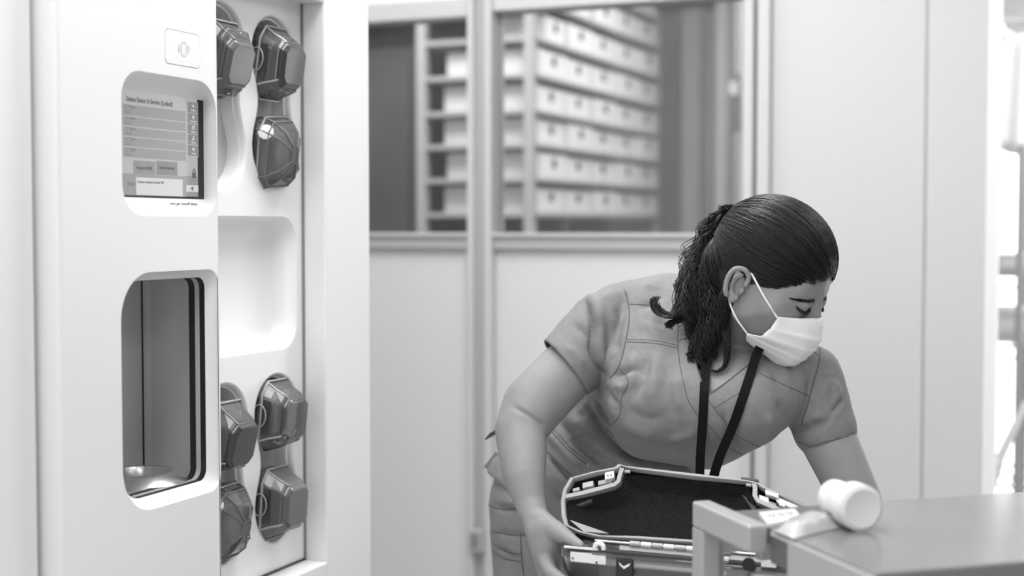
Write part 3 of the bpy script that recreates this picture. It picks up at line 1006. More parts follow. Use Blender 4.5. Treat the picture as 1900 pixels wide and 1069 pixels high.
# ================================================================== OPEN CARRIER IN HER HANDS
pl, pr, pt = W(1043, 985, 2.09), W(1495, 1030, 1.97), W(1260, 872, 2.095)
NL = (pr - pl).cross(pt - pl).normalized()
if NL.dot(CAM - pl) < 0:
    NL = -NL                                    # towards the camera


def LP(px, py, off=0.0):
    return onP(px, py, pl, NL) + NL * off


hc = thing('open_carrier', W(1270, 1050, 2.02), 'open clamshell tube carrier with black foam lining, held by the woman', 'carrier')
outer = [(1046, 975), (1041, 955), (1040, 930), (1044, 908), (1057, 886), (1100, 874), (1140, 866), (1147, 860), (1162, 864), (1200, 868), (1290, 878), (1392, 891), (1412, 896), (1420, 903), (1450, 916), (1496, 942), (1504, 966), (1496, 992), (1470, 1012), (1438, 1021), (1300, 1008), (1180, 1000), (1108, 996), (1072, 988)]
OL = [LP(*p) for p in outer]
cen = sum(OL, Vector()) / len(OL)
lid_rim = MB()


def inset(loop, d):
    return [p + (cen - p).normalized() * d for p in loop]


I1 = inset(OL, 0.0065)
back = [p - NL * 0.004 for p in OL]
lid_rim.loft([[p - NL * 0.008 for p in OL], [p - NL * 0.0015 for p in OL], inset(OL, 0.0015), inset(OL, 0.005), [p - NL * 0.0015 for p in I1], [p - NL * 0.012 for p in I1]])
lid_rim.build('lid_rim', M_RIM, hc, smooth=35)
shell_o = [[p - NL * 0.008 for p in OL], [p + (cen - p) * 0.03 - NL * 0.028 for p in OL], [p + (cen - p) * 0.16 - NL * 0.046 for p in OL], [p + (cen - p) * 0.4 - NL * 0.052 for p in OL]]
MB().loft(shell_o, True, False, True).build('lid_shell', M_CAP, hc, smooth=30)
# partitions that close off the two latch compartments
M_RIM2 = M_RIM
partL = [(1047, 921), (1080, 914), (1115, 905), (1140, 898), (1147, 892), (1150, 880), (1154, 868)]
partR = [(1399, 896), (1401, 906), (1400, 918), (1406, 928), (1430, 938), (1470, 955), (1499, 968)]
for pp in (partL, partR):
    a = [LP(*p) for p in pp]
    w = 0.0032
    L4 = []
    nrm = []
    for i in range(len(a)):
        t = (a[min(i + 1, len(a) - 1)] - a[max(i - 1, 0)]).normalized()
        nrm.append(t.cross(NL).normalized())
    for s, o in ((-1, -0.035), (-1, -0.001), (1, -0.001), (1, -0.035)):
        L4.append([p + n * w * s + NL * o for p, n in zip(a, nrm)])
    mb = MB()
    n_ = len(a)
    mb.loft([[L4[k][i] for k in range(4)] for i in range(n_)], True, True, True)
    mb.build('partition', M_RIM2, hc, smooth=35)
# foam: follows the lid between the partitions, sides sloping in to a flat floor
foam_px = [(1052, 968), (1049, 945), (1051, 924), (1090, 917), (1140, 904), (1152, 895), (1156, 876), (1200, 877), (1290, 886), (1390, 899), (1394, 918), (1402, 932), (1440, 948), (1494, 972), (1490, 990), (1466, 1006), (1436, 1013), (1300, 1000), (1180, 992), (1110, 988), (1078, 980)]
FL = [LP(*p) for p in foam_px]
fc = sum(FL, Vector()) / len(FL)
MB().loft([[p - NL * 0.010 for p in FL], [p + (fc - p) * 0.02 - NL * 0.012 for p in FL], [p + (fc - p) * 0.20 - NL * 0.030 for p in FL], [p + (fc - p) * 0.30 - NL * 0.034 for p in FL]], True, False, True).build('foam_lining', M_FOAM, hc, smooth=25)
M_FOAM2 = mat('foam_wedge', 0.10, 0.95, bump=(420, 0.8, 0.004))
MB().prism([LP(1060, 928, -0.018), LP(1096, 916, -0.014), LP(1094, 924, -0.012), LP(1072, 931, -0.014)], -NL * 0.008).build('foam_wedge', M_FOAM2, hc)
MB().prism([LP(1373, 906, -0.02), LP(1394, 924, -0.014), LP(1401, 936, -0.012), LP(1395, 941, -0.014)], -NL * 0.008).build('foam_wedge', M_FOAM2, hc)
MB().prism([LP(1056, 963, -0.003), LP(1128, 988, -0.003), LP(1082, 985, -0.003)], -NL * 0.006).build('foam_edge', M_RIM, hc)


def lidbox(name, x0, y0, x1, y1, off, th, m, slant=0.0):
    q = [LP(x0, y0, off), LP(x1, y0 + slant * (x1 - x0), off), LP(x1, y1 + slant * (x1 - x0), off), LP(x0, y1, off)]
    return MB().prism(q, -NL * th).build(name, m, hc, bevel=0.0008)


M_CLIPG = mat('latch_grey', 0.42, 0.4, bump=(80, 0.03))
lidbox('latch_block', 1122, 877, 1139, 890, 0.0, 0.012, M_NYLON, -0.22)
lidbox('latch_block', 1108, 889, 1134, 897, -0.006, 0.012, M_RIM, -0.22)
lidbox('latch_block', 1080, 895, 1100, 905, -0.002, 0.012, M_CLIPG, -0.22)
lidbox('latch_block', 1060, 902, 1073, 908, -0.008, 0.010, M_CLIPG, -0.22)
MB().tube([LP(1128, 883, 0.0005), LP(1128, 883, 0.001)], 0.0012, 8).build('latch_pin', M_CAP, hc)
MB().tube([LP(1134, 882, 0.0005), LP(1134, 882, 0.001)], 0.0012, 8).build('latch_pin', M_CAP, hc)
lidbox('latch_block', 1420, 909, 1445, 917, 0.002, 0.012, M_NYLON, 0.35)
lidbox('latch_block', 1408, 916, 1426, 927, -0.003, 0.012, M_NYLON, 0.35)
lidbox('latch_block', 1440, 920, 1482, 930, -0.002, 0.012, M_NYLON, 0.42)
lidbox('latch_block', 1445, 931, 1457, 938, 0.002, 0.010, M_NYLON, 0.35)
lidbox('latch_block', 1424, 926, 1440, 934, -0.004, 0.010, M_CAP, 0.35)
for x in (1164, 1389):
    y = 874 if x < 1300 else 899
    MB().tube([LP(x - 5, y, -0.002), LP(x + 5, y + 1, -0.002)], 0.0025, 8).build('bumper', M_RIM, hc, smooth=60)
MB().prism([LP(1375, 885, 0), LP(1407, 889, 0), LP(1407, 893, 0), LP(1375, 889, 0)], -NL * 0.02).build('rubber_strip', M_BLACK, hc)
MB().prism([LP(1450, 916, 0.001), LP(1492, 934, 0.001), LP(1497, 944, 0.001), (LP(1452, 922, 0.001))], -NL * 0.012).build('rubber_strip', M_CAP, hc)

# lower half: clear trough with dark lip, axis along the hinge
ea, eb = W(1036, 1014, 2.03), W(1502, 1056, 1.90)
axd = (eb - ea).normalized()
upv = Vector((0, 0, 1))
upv = (upv - axd * upv.dot(axd)).normalized()
dpv = axd.cross(upv)                             # horizontal, across the trough
if dpv.dot(CAM - ea) > 0:
    dpv = -dpv                                   # away from the camera
LEN = (eb - ea).length
TW = 0.088


def T(a, d, h):
    return ea + axd * a + dpv * d + upv * h


half = [(0.0, 0.0), (0.0, -0.022), (0.018, -0.052), (0.030, -0.058), (TW - 0.030, -0.058), (TW - 0.018, -0.052), (TW, -0.022), (TW, 0.0)]
L = []
for a, k in ((0.0, 0.70), (0.010, 0.86), (0.024, 0.97), (0.05, 1.0), (LEN - 0.08, 1.0), (LEN - 0.035, 0.9), (LEN - 0.012, 0.68), (LEN, 0.42)):
    L.append([T(a, TW / 2 + (d - TW / 2) * k, h * min(1, k * 1.1)) for d, h in half])
mb = MB().loft(L, closed=False)
mb.add(L[0], [tuple(range(8))])
mb.add(L[-1], [tuple(range(8))])
sh = mb.build('clear_trough', mat_clear('trough_plastic', 0.80, 0.14), hc, smooth=25)
sh.modifiers.new('thick', 'SOLIDIFY').thickness = 0.002
lip = [l[0] for l in L] + [l[-1] for l in reversed(L)]
MB().tube(lip, 0.0026, 6, closed=True).build('dark_lip', M_CORE, hc, smooth=60)
# foam bed in the trough
mb = MB().loft([[T(a, TW / 2 + (d - TW / 2) * k * 0.9, h * 0.9 - 0.002) for d, h in half[1:-1]] for a, k in ((0.075, 0.9), (0.09, 1), (LEN - 0.11, 1), (LEN - 0.09, 0.9))], closed=True, cap0=True, cap1=True)
mb.build('foam_bed', mat('tray_bed', 0.10, 0.6, bump=(300, 0.4)), hc)


def near(name, x0, y0, x1, y1, m, th=0.004, lift=0.001, bev=0.0006):
    """block on the near side wall of the trough, from pixel bounds"""
    n = -dpv
    p0 = ea + n * lift
    q = [onP(x0, y0, p0, n), onP(x1, y0 + (x1 - x0) * 0.086, p0, n), onP(x1, y1 + (x1 - x0) * 0.086, p0, n), onP(x0, y1, p0, n)]
    return MB().prism(q, dpv * th).build(name, m, hc, bevel=bev)


near('latch_plate', 1058, 1024, 1098, 1042, M_NYLON, 0.004, 0.002)
near('latch_plate', 1096, 1030, 1124, 1046, M_NYLON, 0.005, 0.003)
near('latch_arm', 1046, 1013, 1110, 1017, M_NYLON, 0.003, 0.003)
p0 = onP(1063, 1036, ea - dpv * 0.003, -dpv)
MB().tube([p0, p0 - dpv * 0.001], 0.0014, 8).build('latch_screw', M_CAP, hc)
p0 = onP(1107, 1044, ea - dpv * 0.004, -dpv)
MB().tube([p0, p0 - dpv * 0.001], 0.0016, 8).build('latch_screw', M_CAP, hc)
hk = []
for a in np.linspace(-0.3, 3.6, 12):
    c = onP(1112, 1017, ea - dpv * 0.004, -dpv)
    hk.append(c + axd * 0.0065 * math.cos(a) + upv * 0.0065 * math.sin(a))
MB().tube(hk, 0.0036, 8).build('latch_hook', M_NYLON, hc, smooth=60)
kc = near('black_clip', 1142, 1036, 1174, 1080, M_BLACK, 0.006, 0.004, 0.002)
n = -dpv
vq = [onP(a, b, ea - dpv * 0.0046, n) for a, b in ((1148, 1043), (1157, 1051), (1170, 1045), (1168, 1050), (1158, 1056), (1150, 1049))]
MB().prism(vq, -dpv * 0.0006).build('clip_mark', M_NYLON, kc)
# hinge between lid and trough
for i in range(9):
    x_ = 1170 + i * 21
    y_ = 1011 + (x_ - 1170) * 0.088
    MB().tube([LP(x_, y_, 0.004), LP(x_ + 19, y_ + 1.7, 0.004)], 0.0042, 10).build('hinge_knuckle', M_NYLON if i % 2 else M_CLIPG, hc, smooth=40)
MB().tube([LP(1105, 1005, 0.004), LP(1436, 1034, 0.004)], 0.0018, 8).build('hinge_pin', M_ALU, hc, smooth=60)
MB().prism([LP(1150, 1013, 0.002), LP(1430, 1038, 0.002), LP(1430, 1046, 0.002), LP(1150, 1021, 0.002)], -NL * 0.003).build('hinge_leaf', M_CLIPG, hc)
mb = MB()
mb.prism([T(0.07, TW - 0.004, -0.004), T(LEN - 0.08, TW - 0.004, -0.004), T(LEN - 0.08, TW + 0.003, 0.003), T(0.07, TW + 0.003, 0.003)], upv * -0.003)
mb.build('hinge_leaf', M_RIM, hc)
hx = onP(1390, 1052, ea - dpv * 0.001, -dpv)
MB().tube([hx + upv * 0.004, hx + upv * 0.004 - dpv * 0.003], 0.009, 16).build('latch_boss', M_BLACK, hc, smooth=40)
near('latch_plate', 1412, 1040, 1440, 1052, M_NYLON, 0.004, 0.002)
near('latch_plate', 1322, 1033, 1352, 1043, M_NYLON, 0.004, 0.002)

# ================================================================== THE WOMAN
def R_(px, d):
    return px * d / F


class Blob:
    """union of convex hulls of spheres, later voxel-remeshed into one surface"""
    def __init__(self):
        self.v, self.f = [], []

    def hull(self, spheres, sub=2):
        bm = bmesh.new()
        for c, r in spheres:
            bmesh.ops.create_icosphere(bm, subdivisions=sub, radius=r, matrix=Matrix.Translation(c))
        res = bmesh.ops.convex_hull(bm, input=bm.verts, use_existing_faces=False)
        junk = [g for g in res['geom_interior'] + res['geom_unused'] if isinstance(g, bmesh.types.BMVert) and g.is_valid]
        bmesh.ops.delete(bm, geom=list(set(junk)), context='VERTS')
        bmesh.ops.recalc_face_normals(bm, faces=bm.faces)
        o = len(self.v)
        bm.verts.index_update()
        self.v += [tuple(p.co) for p in bm.verts]
        self.f += [tuple(q.index + o for q in fc.verts) for fc in bm.faces]
        bm.free()

    def phull(self, lst, grow=0.0, sub=3):
        """lst of (px, py, depth, radius px)"""
        self.hull([(W(a, b, d), max(0.004, R_(r + grow, d))) for a, b, d, r in lst], sub)

    def chain(self, lst, grow=0.0, sub=4):
        for p, q in zip(lst[:-1], lst[1:]):
            self.phull([p, q], grow, sub)

    def wchain(self, lst, sub=2):
        for p, q in zip(lst[:-1], lst[1:]):
            self.hull([(Vector(p[0]), p[1]), (Vector(q[0]), q[1])], sub)

    def ellipsoid(self, c, rx, ry, rz, M):
        bm = bmesh.new()
        bmesh.ops.create_icosphere(bm, subdivisions=4, radius=1.0)
        o = len(self.v)
        for p in bm.verts:
            self.v.append(tuple(M @ Vector((c[0] + p.co.x * rx, c[1] + p.co.y * ry, c[2] + p.co.z * rz))))
        bm.verts.index_update()
        self.f += [tuple(q.index + o for q in fc.verts) for fc in bm.faces]
        bm.free()

    def remesh(self, name, voxel, smooth, factor=0.5):
        me = bpy.data.meshes.new(name)
        me.from_pydata(self.v, [], self.f)
        o = bpy.data.objects.new(name, me)
        COL.objects.link(o)
        md = o.modifiers.new('r', 'REMESH')
        md.mode, md.voxel_size, md.adaptivity = 'VOXEL', voxel, 0.0
        if smooth:
            sm = o.modifiers.new('s', 'SMOOTH')
            sm.factor, sm.iterations = factor, smooth
        dg = bpy.context.evaluated_depsgraph_get()
        dg.update()
        out = bpy.data.meshes.new_from_object(o.evaluated_get(dg))
        bpy.data.objects.remove(o, do_unlink=True)
        return out


def get_co(me):
    a = np.empty(len(me.vertices) * 3)
    me.vertices.foreach_get('co', a)
    return a.reshape(-1, 3)


def get_no(me):
    a = np.empty(len(me.vertices) * 3, dtype=np.float32)
    me.vertices.foreach_get('normal', a)
    return a.reshape(-1, 3).astype(float)


def set_co(me, a):
    me.vertices.foreach_set('co', a.ravel())
    me.update()


def seg_dist(px, py, poly):
    best = np.full(px.shape, 1e9)
    for (x0, y0), (x1, y1) in zip(poly[:-1], poly[1:]):
        dx, dy = x1 - x0, y1 - y0
        t = np.clip(((px - x0) * dx + (py - y0) * dy) / (dx * dx + dy * dy + 1e-9), 0, 1)
        best = np.minimum(best, np.hypot(px - x0 - t * dx, py - y0 - t * dy))
    return best


def spline(pts, n):
    """Catmull-Rom through tuples"""
    P = np.array(pts, float)
    P = np.vstack([2 * P[0] - P[1], P, 2 * P[-1] - P[-2]])
    m = len(P) - 3
    out = []
    for t in np.linspace(0, m - 1e-6, n):
        i = int(t)
        f = t - i
        a, b, c, d = P[i:i + 4]
        out.append(0.5 * ((2 * b) + (c - a) * f + (2 * a - 5 * b + 4 * c - d) * f * f + (3 * b - a - 3 * c + d) * f ** 3))
    return np.array(out)


def folds(me, lines, toward=True):
    """raise or sink cloth along traced lines: (points, amplitude m, width px)"""
    co, no = get_co(me), get_no(me)
    px, py, d = project(co)
    v = co - np.array(CAM)
    v /= np.linalg.norm(v, axis=1)[:, None]
    front = np.clip(-(v * no).sum(1) * 1.6, 0, 1)
    off = np.zeros(len(co))
    for pts, amp, wd in lines:
        poly = [tuple(p) for p in spline(pts, 24)]
        dist = seg_dist(px, py, poly)
        # taper towards both ends of the fold
        e0 = np.hypot(px - poly[0][0], py - poly[0][1])
        e1 = np.hypot(px - poly[-1][0], py - poly[-1][1])
        tp = np.clip(np.minimum(e0, e1) / (2.5 * wd), 0.15, 1)
        off += amp * np.exp(-(dist / wd) ** 2) * tp
    set_co(me, co + no * (off * front * 2.0)[:, None])


def bvh_of(me):
    return BVHTree.FromPolygons([tuple(p) for p in get_co(me)], [tuple(p.vertices) for p in me.polygons])


def surf(bvh, px, py):
    h = bvh.ray_cast(CAM, ray(px, py).normalized(), 6.0)
    return (h[0], h[1]) if h[0] is not None else (None, None)


def seam(bvh, pts, r, m, parent, name='seam', n=40, lift=0.0012):
    runs, cur = [], []
    last = None
    for p in spline(pts, n):
        h, nn = surf(bvh, p[0], p[1])
        if h is None or (last is not None and (h - last).length > 0.03):
            if len(cur) > 2:
                runs.append(cur)
            cur = []
            last = h
            if h is None:
                continue
        last = h
        cur.append(h + nn * lift)
    if len(cur) > 2:
        runs.append(cur)
    mb = MB()
    for q in runs:
        mb.tube(q, r, 5)
    if mb.v:
        return mb.build(name, m, parent, smooth=60)


# ---- head frame: x = her right, y = forward, z = up
HO = W(1425, 521, 2.185)
yaw_h, pit_h, roll_h = math.radians(33), math.radians(30), math.radians(4)
camR, camU, camB = CR @ Vector((1, 0, 0)), CR @ Vector((0, 1, 0)), CR @ Vector((0, 0, 1))


def camv(a, b, c):
    return camR * a + camU * b + camB * c


hf = camv(math.cos(yaw_h) * math.cos(pit_h), -math.sin(pit_h), math.sin(yaw_h) * math.cos(pit_h))
hu = camv(math.cos(yaw_h) * math.sin(pit_h), math.cos(pit_h), math.sin(yaw_h) * math.sin(pit_h))
hr = hf.cross(hu)
Rr = Matrix.Rotation(roll_h, 3, hf)
hu, hr = Rr @ hu, Rr @ hr
HM = Matrix((hr, hf, hu)).transposed().to_4x4()
HM.translation = HO


def H(x, y, z):
    return HM @ Vector((x, y, z))


# ---- torso spheres shared by body and cloth: (px, py, depth, r px)
UPPER = [(1172, 584, 2.33, 64), (1245, 578, 2.40, 70), (1335, 622, 2.32, 72), (1486, 700, 2.25, 52), (1212, 742, 2.22, 84), (1385, 752, 2.17, 78), (1310, 800, 2.25, 70), (1180, 690, 2.40, 90)]
CHEST2 = [(1212, 742, 2.22, 84), (1385, 752, 2.17, 78), (1310, 800, 2.25, 70), (1200, 790, 2.30, 62)]
WAIST = [(1170, 735, 2.42, 84), (1085, 840, 2.46, 92), (1150, 830, 2.42, 80)]
HIP = [(1085, 840, 2.46, 92), (1018, 930, 2.48, 104), (1090, 930, 2.44, 96), (1140, 860, 2.44, 80)]
SHR = [(1150, 590, 2.33, 66), (1122, 612, 2.31, 64), (1050, 686, 2.27, 58)]
ARM_R = [(1122, 612, 2.31, 44), (1084, 654, 2.29, 46), (1050, 690, 2.27, 56), (990, 752, 2.245, 58), (966, 798, 2.22, 48), (969, 835, 2.20, 46), (973, 885, 2.17, 39), (983, 930, 2.15, 29), (993, 962, 2.13, 25)]
SHL = [(1490, 690, 2.26, 58), (1508, 708, 2.24, 60), (1528, 790, 2.22, 56)]
ARM_L = [(1500, 700, 2.24, 42), (1520, 765, 2.23, 42), (1533, 806, 2.22, 53), (1562, 868, 2.20, 49), (1590, 930, 2.18, 46), (1600, 985, 2.15, 40), (1580, 1060, 2.10, 33), (1552, 1110, 2.05, 25)]

b = Blob()
b.phull(UPPER, -13)
b.phull(CHEST2, -16)
b.phull(WAIST, -24)
b.phull(HIP, -22)
b.chain(ARM_R)
b.chain(ARM_L)
b.phull([(1150, 600, 2.33, 46), (1122, 612, 2.31, 44), (1200, 640, 2.36, 56)])
b.phull([(1450, 690, 2.27, 44), (1500, 700, 2.24, 42)])
# elbow and forearm shaping
# neck
b.hull([(W(1322, 628, 2.31), 0.058), (H(0, -0.040, -0.035), 0.052)], 3)
b.hull([(W(1350, 655, 2.28), 0.050), (H(0, -0.010, -0.055), 0.045), (W(1300, 640, 2.33), 0.055)], 3)
# head
b.ellipsoid((0, -0.010, 0.042), 0.0735, 0.092, 0.080, HM)
b.hull([(H(x_, y_, z_), r_) for x_, y_, z_, r_ in ((0.026, 0.050, 0.046, 0.028), (-0.026, 0.050, 0.046, 0.028), (0.030, 0.058, 0.022, 0.024), (-0.030, 0.058, 0.022, 0.024), (0, 0.060, 0.042, 0.024), (0.014, 0.064, -0.080, 0.016), (-0.014, 0.064, -0.080, 0.016))], 4)
s = lambda x, y, z, r: (H(x, y, z), r)
for sg in (1, -1):
    b.hull([s(0.026 * sg, 0.050, 0.046, 0.028), s(0.030 * sg, 0.058, 0.022, 0.024), s(0.046 * sg, 0.042, -0.018, 0.024), s(0.048 * sg, 0.004, -0.050, 0.018), s(0.046 * sg, 0.0, 0.01, 0.026), s(0.014 * sg, 0.064, -0.080, 0.016), s(0.022 * sg, 0.066, -0.045, 0.022), s(0, 0.066, 0.035, 0.018)], 3)
    b.hull([s(0.031 * sg, 0.0745, 0.006, 0.0135), s(0.033 * sg, 0.072, 0.006, 0.0135)], 3)            # eyeball under the lid
    b.hull([s(0.012 * sg, 0.078, 0.026, 0.008), s(0.044 * sg, 0.062, 0.026, 0.010)], 2)               # brow ridge
b.hull([s(0, 0.085, 0.012, 0.008), s(0, 0.098, -0.024, 0.009), s(0.012, 0.085, -0.030, 0.008), s(-0.012, 0.085, -0.030, 0.008)], 3)
b.hull([s(0, 0.079, 0.028, 0.011), s(0, 0.085, 0.010, 0.008)], 2)
b.hull([s(0.02, 0.078, -0.058, 0.008), s(-0.02, 0.078, -0.058, 0.008), s(0, 0.086, -0.058, 0.008)], 2)   # lips
b.hull([s(0, 0.068, -0.084, 0.015), s(0.010, 0.064, -0.084, 0.015), s(-0.010, 0.064, -0.084, 0.015)], 2)
# ears: helix, lobe, inner fold (finer voxels, joined to the body)
ear = Blob()
for sg in (1, -1):
    def e(u_, w_, out):  # ear plane: u_ forward, w_ up, out sideways
        return H(sg * (0.0715 + out), -0.008 + u_ * 0.88, -0.009 + w_ * 0.86)
    hel = [(0.010, 0.008), (0.009, 0.022), (0.001, 0.031), (-0.009, 0.031), (-0.017, 0.024), (-0.020, 0.012), (-0.019, -0.002), (-0.015, -0.014), (-0.010, -0.022)]
    hel = spline([(a, c_) for a, c_ in hel], 22)
    ear.wchain([(e(p[0], p[1], 0.004 + 0.012 * min(1, max(0, (0.012 - p[0]) / 0.026))), 0.0042) for p in hel], 2)
    ear.hull([(e(-0.004, -0.024, 0.006), 0.0058), (e(-0.001, -0.029, 0.006), 0.0050), (e(0.003, -0.022, 0.003), 0.005)], 2)
    ant = spline([(-0.004, 0.020), (-0.011, 0.010), (-0.012, -0.002), (-0.008, -0.014), (-0.002, -0.019)], 12)
    ear.wchain([(e(p[0], p[1], 0.007), 0.0035) for p in ant], 2)
    ear.hull([(e(-0.015, 0.020, 0.004), 0.003), (e(-0.014, -0.008, 0.004), 0.003), (e(0.006, 0.022, -0.003), 0.003), (e(0.004, -0.018, -0.003), 0.003)], 2)
    ear.hull([(e(0.008, -0.004, 0.004), 0.004), (e(0.007, -0.009, 0.003), 0.004)], 2)        # tragus
# right hand gripping the end of the carrier
b.phull([(993, 962, 2.13, 25), (1000, 985, 2.115, 27), (1026, 984, 2.09, 20)])
b.phull([(1000, 985, 2.115, 27), (1030, 990, 2.085, 20), (1012, 1030, 2.10, 24), (1016, 1052, 2.11, 22), (1022, 1075, 2.12, 20)])
b.chain([(1028, 984, 2.085, 20), (1048, 996, 2.06, 15.5), (1064, 1006, 2.038, 12), (1076, 1012, 2.022, 9)])
b.chain([(1010, 1036, 2.095, 16), (1022, 1062, 2.05, 13), (1046, 1080, 2.018, 11.5), (1072, 1086, 2.008, 10)])
b.chain([(1014, 1056, 2.105, 15), (1026, 1084, 2.06, 13), (1052, 1102, 2.025, 11.5), (1082, 1108, 2.012, 10)])
b.chain([(1018, 1074, 2.115, 15), (1030, 1104, 2.07, 12.5), (1054, 1121, 2.035, 11), (1080, 1127, 2.02, 9.5)])
b.chain([(1022, 1088, 2.125, 13), (1034, 1120, 2.09, 11), (1054, 1138, 2.06, 10), (1074, 1144, 2.045, 8.5)])
# left hand under the far end of the carrier
b.phull([(1552, 1110, 2.05, 25), (1530, 1140, 2.02, 24), (1512, 1150, 2.03, 22), (1535, 1150, 1.99, 20)])
for k, (dx, dd) in enumerate(((0, 0.045), (2, 0.018), (2, -0.008), (8, -0.03))):
    L_ = 1.0 - 0.06 * abs(k - 1)
    b.chain([(1522 + dx, 1146, 2.01 + dd, 14), (1500 + dx - 6 * L_, 1152, 2.0 + dd, 12.5), (1478 + dx - 10 * L_, 1150, 1.995 + dd, 11), (1462 + dx - 12 * L_, 1144, 1.99 + dd, 9.5)])
b.chain([(1536, 1130, 1.985, 17), (1522, 1110, 1.955, 14), (1508, 1096, 1.935, 11)])
# legs
camRh = Vector((camR.x, camR.y, 0)).normalized()
camFh = Vector((-camB.x, -camB.y, 0)).normalized()
HIPC = W(1078, 965, 2.48)
legs = []
for sg in (-1, 1):
    hp = HIPC + camRh * (0.072 * sg) - Vector((0, 0, 0.02))
    kn = Vector((hp.x, hp.y, 0.47)) + camRh * 0.02 - camFh * 0.03
    an = Vector((hp.x, hp.y, 0.09)) + camRh * (0.01 + 0.02 * sg)
    legs.append((hp, kn, an))
    b.wchain([(hp, 0.080), (hp.lerp(kn, 0.5), 0.066), (kn, 0.050), (kn.lerp(an, 0.35), 0.050), (an, 0.034), (an + Vector((0, 0, -0.05)) - camFh * 0.02, 0.034)], 3)
    b.hull([(an + Vector((0, 0, -0.055)), 0.032), (an + Vector((0, 0, -0.065)) - camFh * 0.13, 0.022)], 2)
body = b.remesh('person', 0.0028, 5, 0.5)
bmj = bmesh.new()
bmj.from_mesh(body)
bmj.from_mesh(ear.remesh('ear', 0.0013, 4, 0.5))
bmj.to_mesh(body)
bmj.free()
folds(body, [([(952, 754), (985, 773), (1014, 793)], -0.0019, 4.2), ([(980, 968), (1000, 960), (1016, 961)], -0.0004, 4)])
# sink the neck hollow and sculpt the eyelid crease
person = link('person', body, M_SKIN, None, smooth=180)
tag(person, 'woman in grey scrubs, face mask and black lanyard bending over an open carrier', 'person')

# ---- scrub top
g = Blob()
g.phull(UPPER)
g.phull(CHEST2, 1)
g.phull(WAIST, -2)
g.phull(HIP, 2)
g.phull([(1250, 820, 2.36, 62), (1180, 870, 2.42, 72), (1130, 900, 2.44, 80), (1240, 870, 2.38, 50)])
g.phull([(1085, 850, 2.46, 92), (1000, 905, 2.49, 98), (1090, 900, 2.43, 98)], 3)
g.phull([(1150, 590, 2.33, 64), (1120, 614, 2.31, 66), (1185, 620, 2.36, 80), (1160, 660, 2.33, 58)])
g.chain([(1120, 612, 2.31, 68), (1080, 654, 2.29, 66), (1048, 687, 2.27, 62), (1032, 702, 2.265, 61)], 0, 4)
g.phull([(1452, 690, 2.27, 56), (1500, 700, 2.24, 60), (1490, 745, 2.23, 52)])
g.chain([(1500, 702, 2.24, 62), (1522, 770, 2.225, 60), (1531, 796, 2.22, 59)], 0, 3)
top = g.remesh('scrub_top', 0.0040, 6, 0.5)
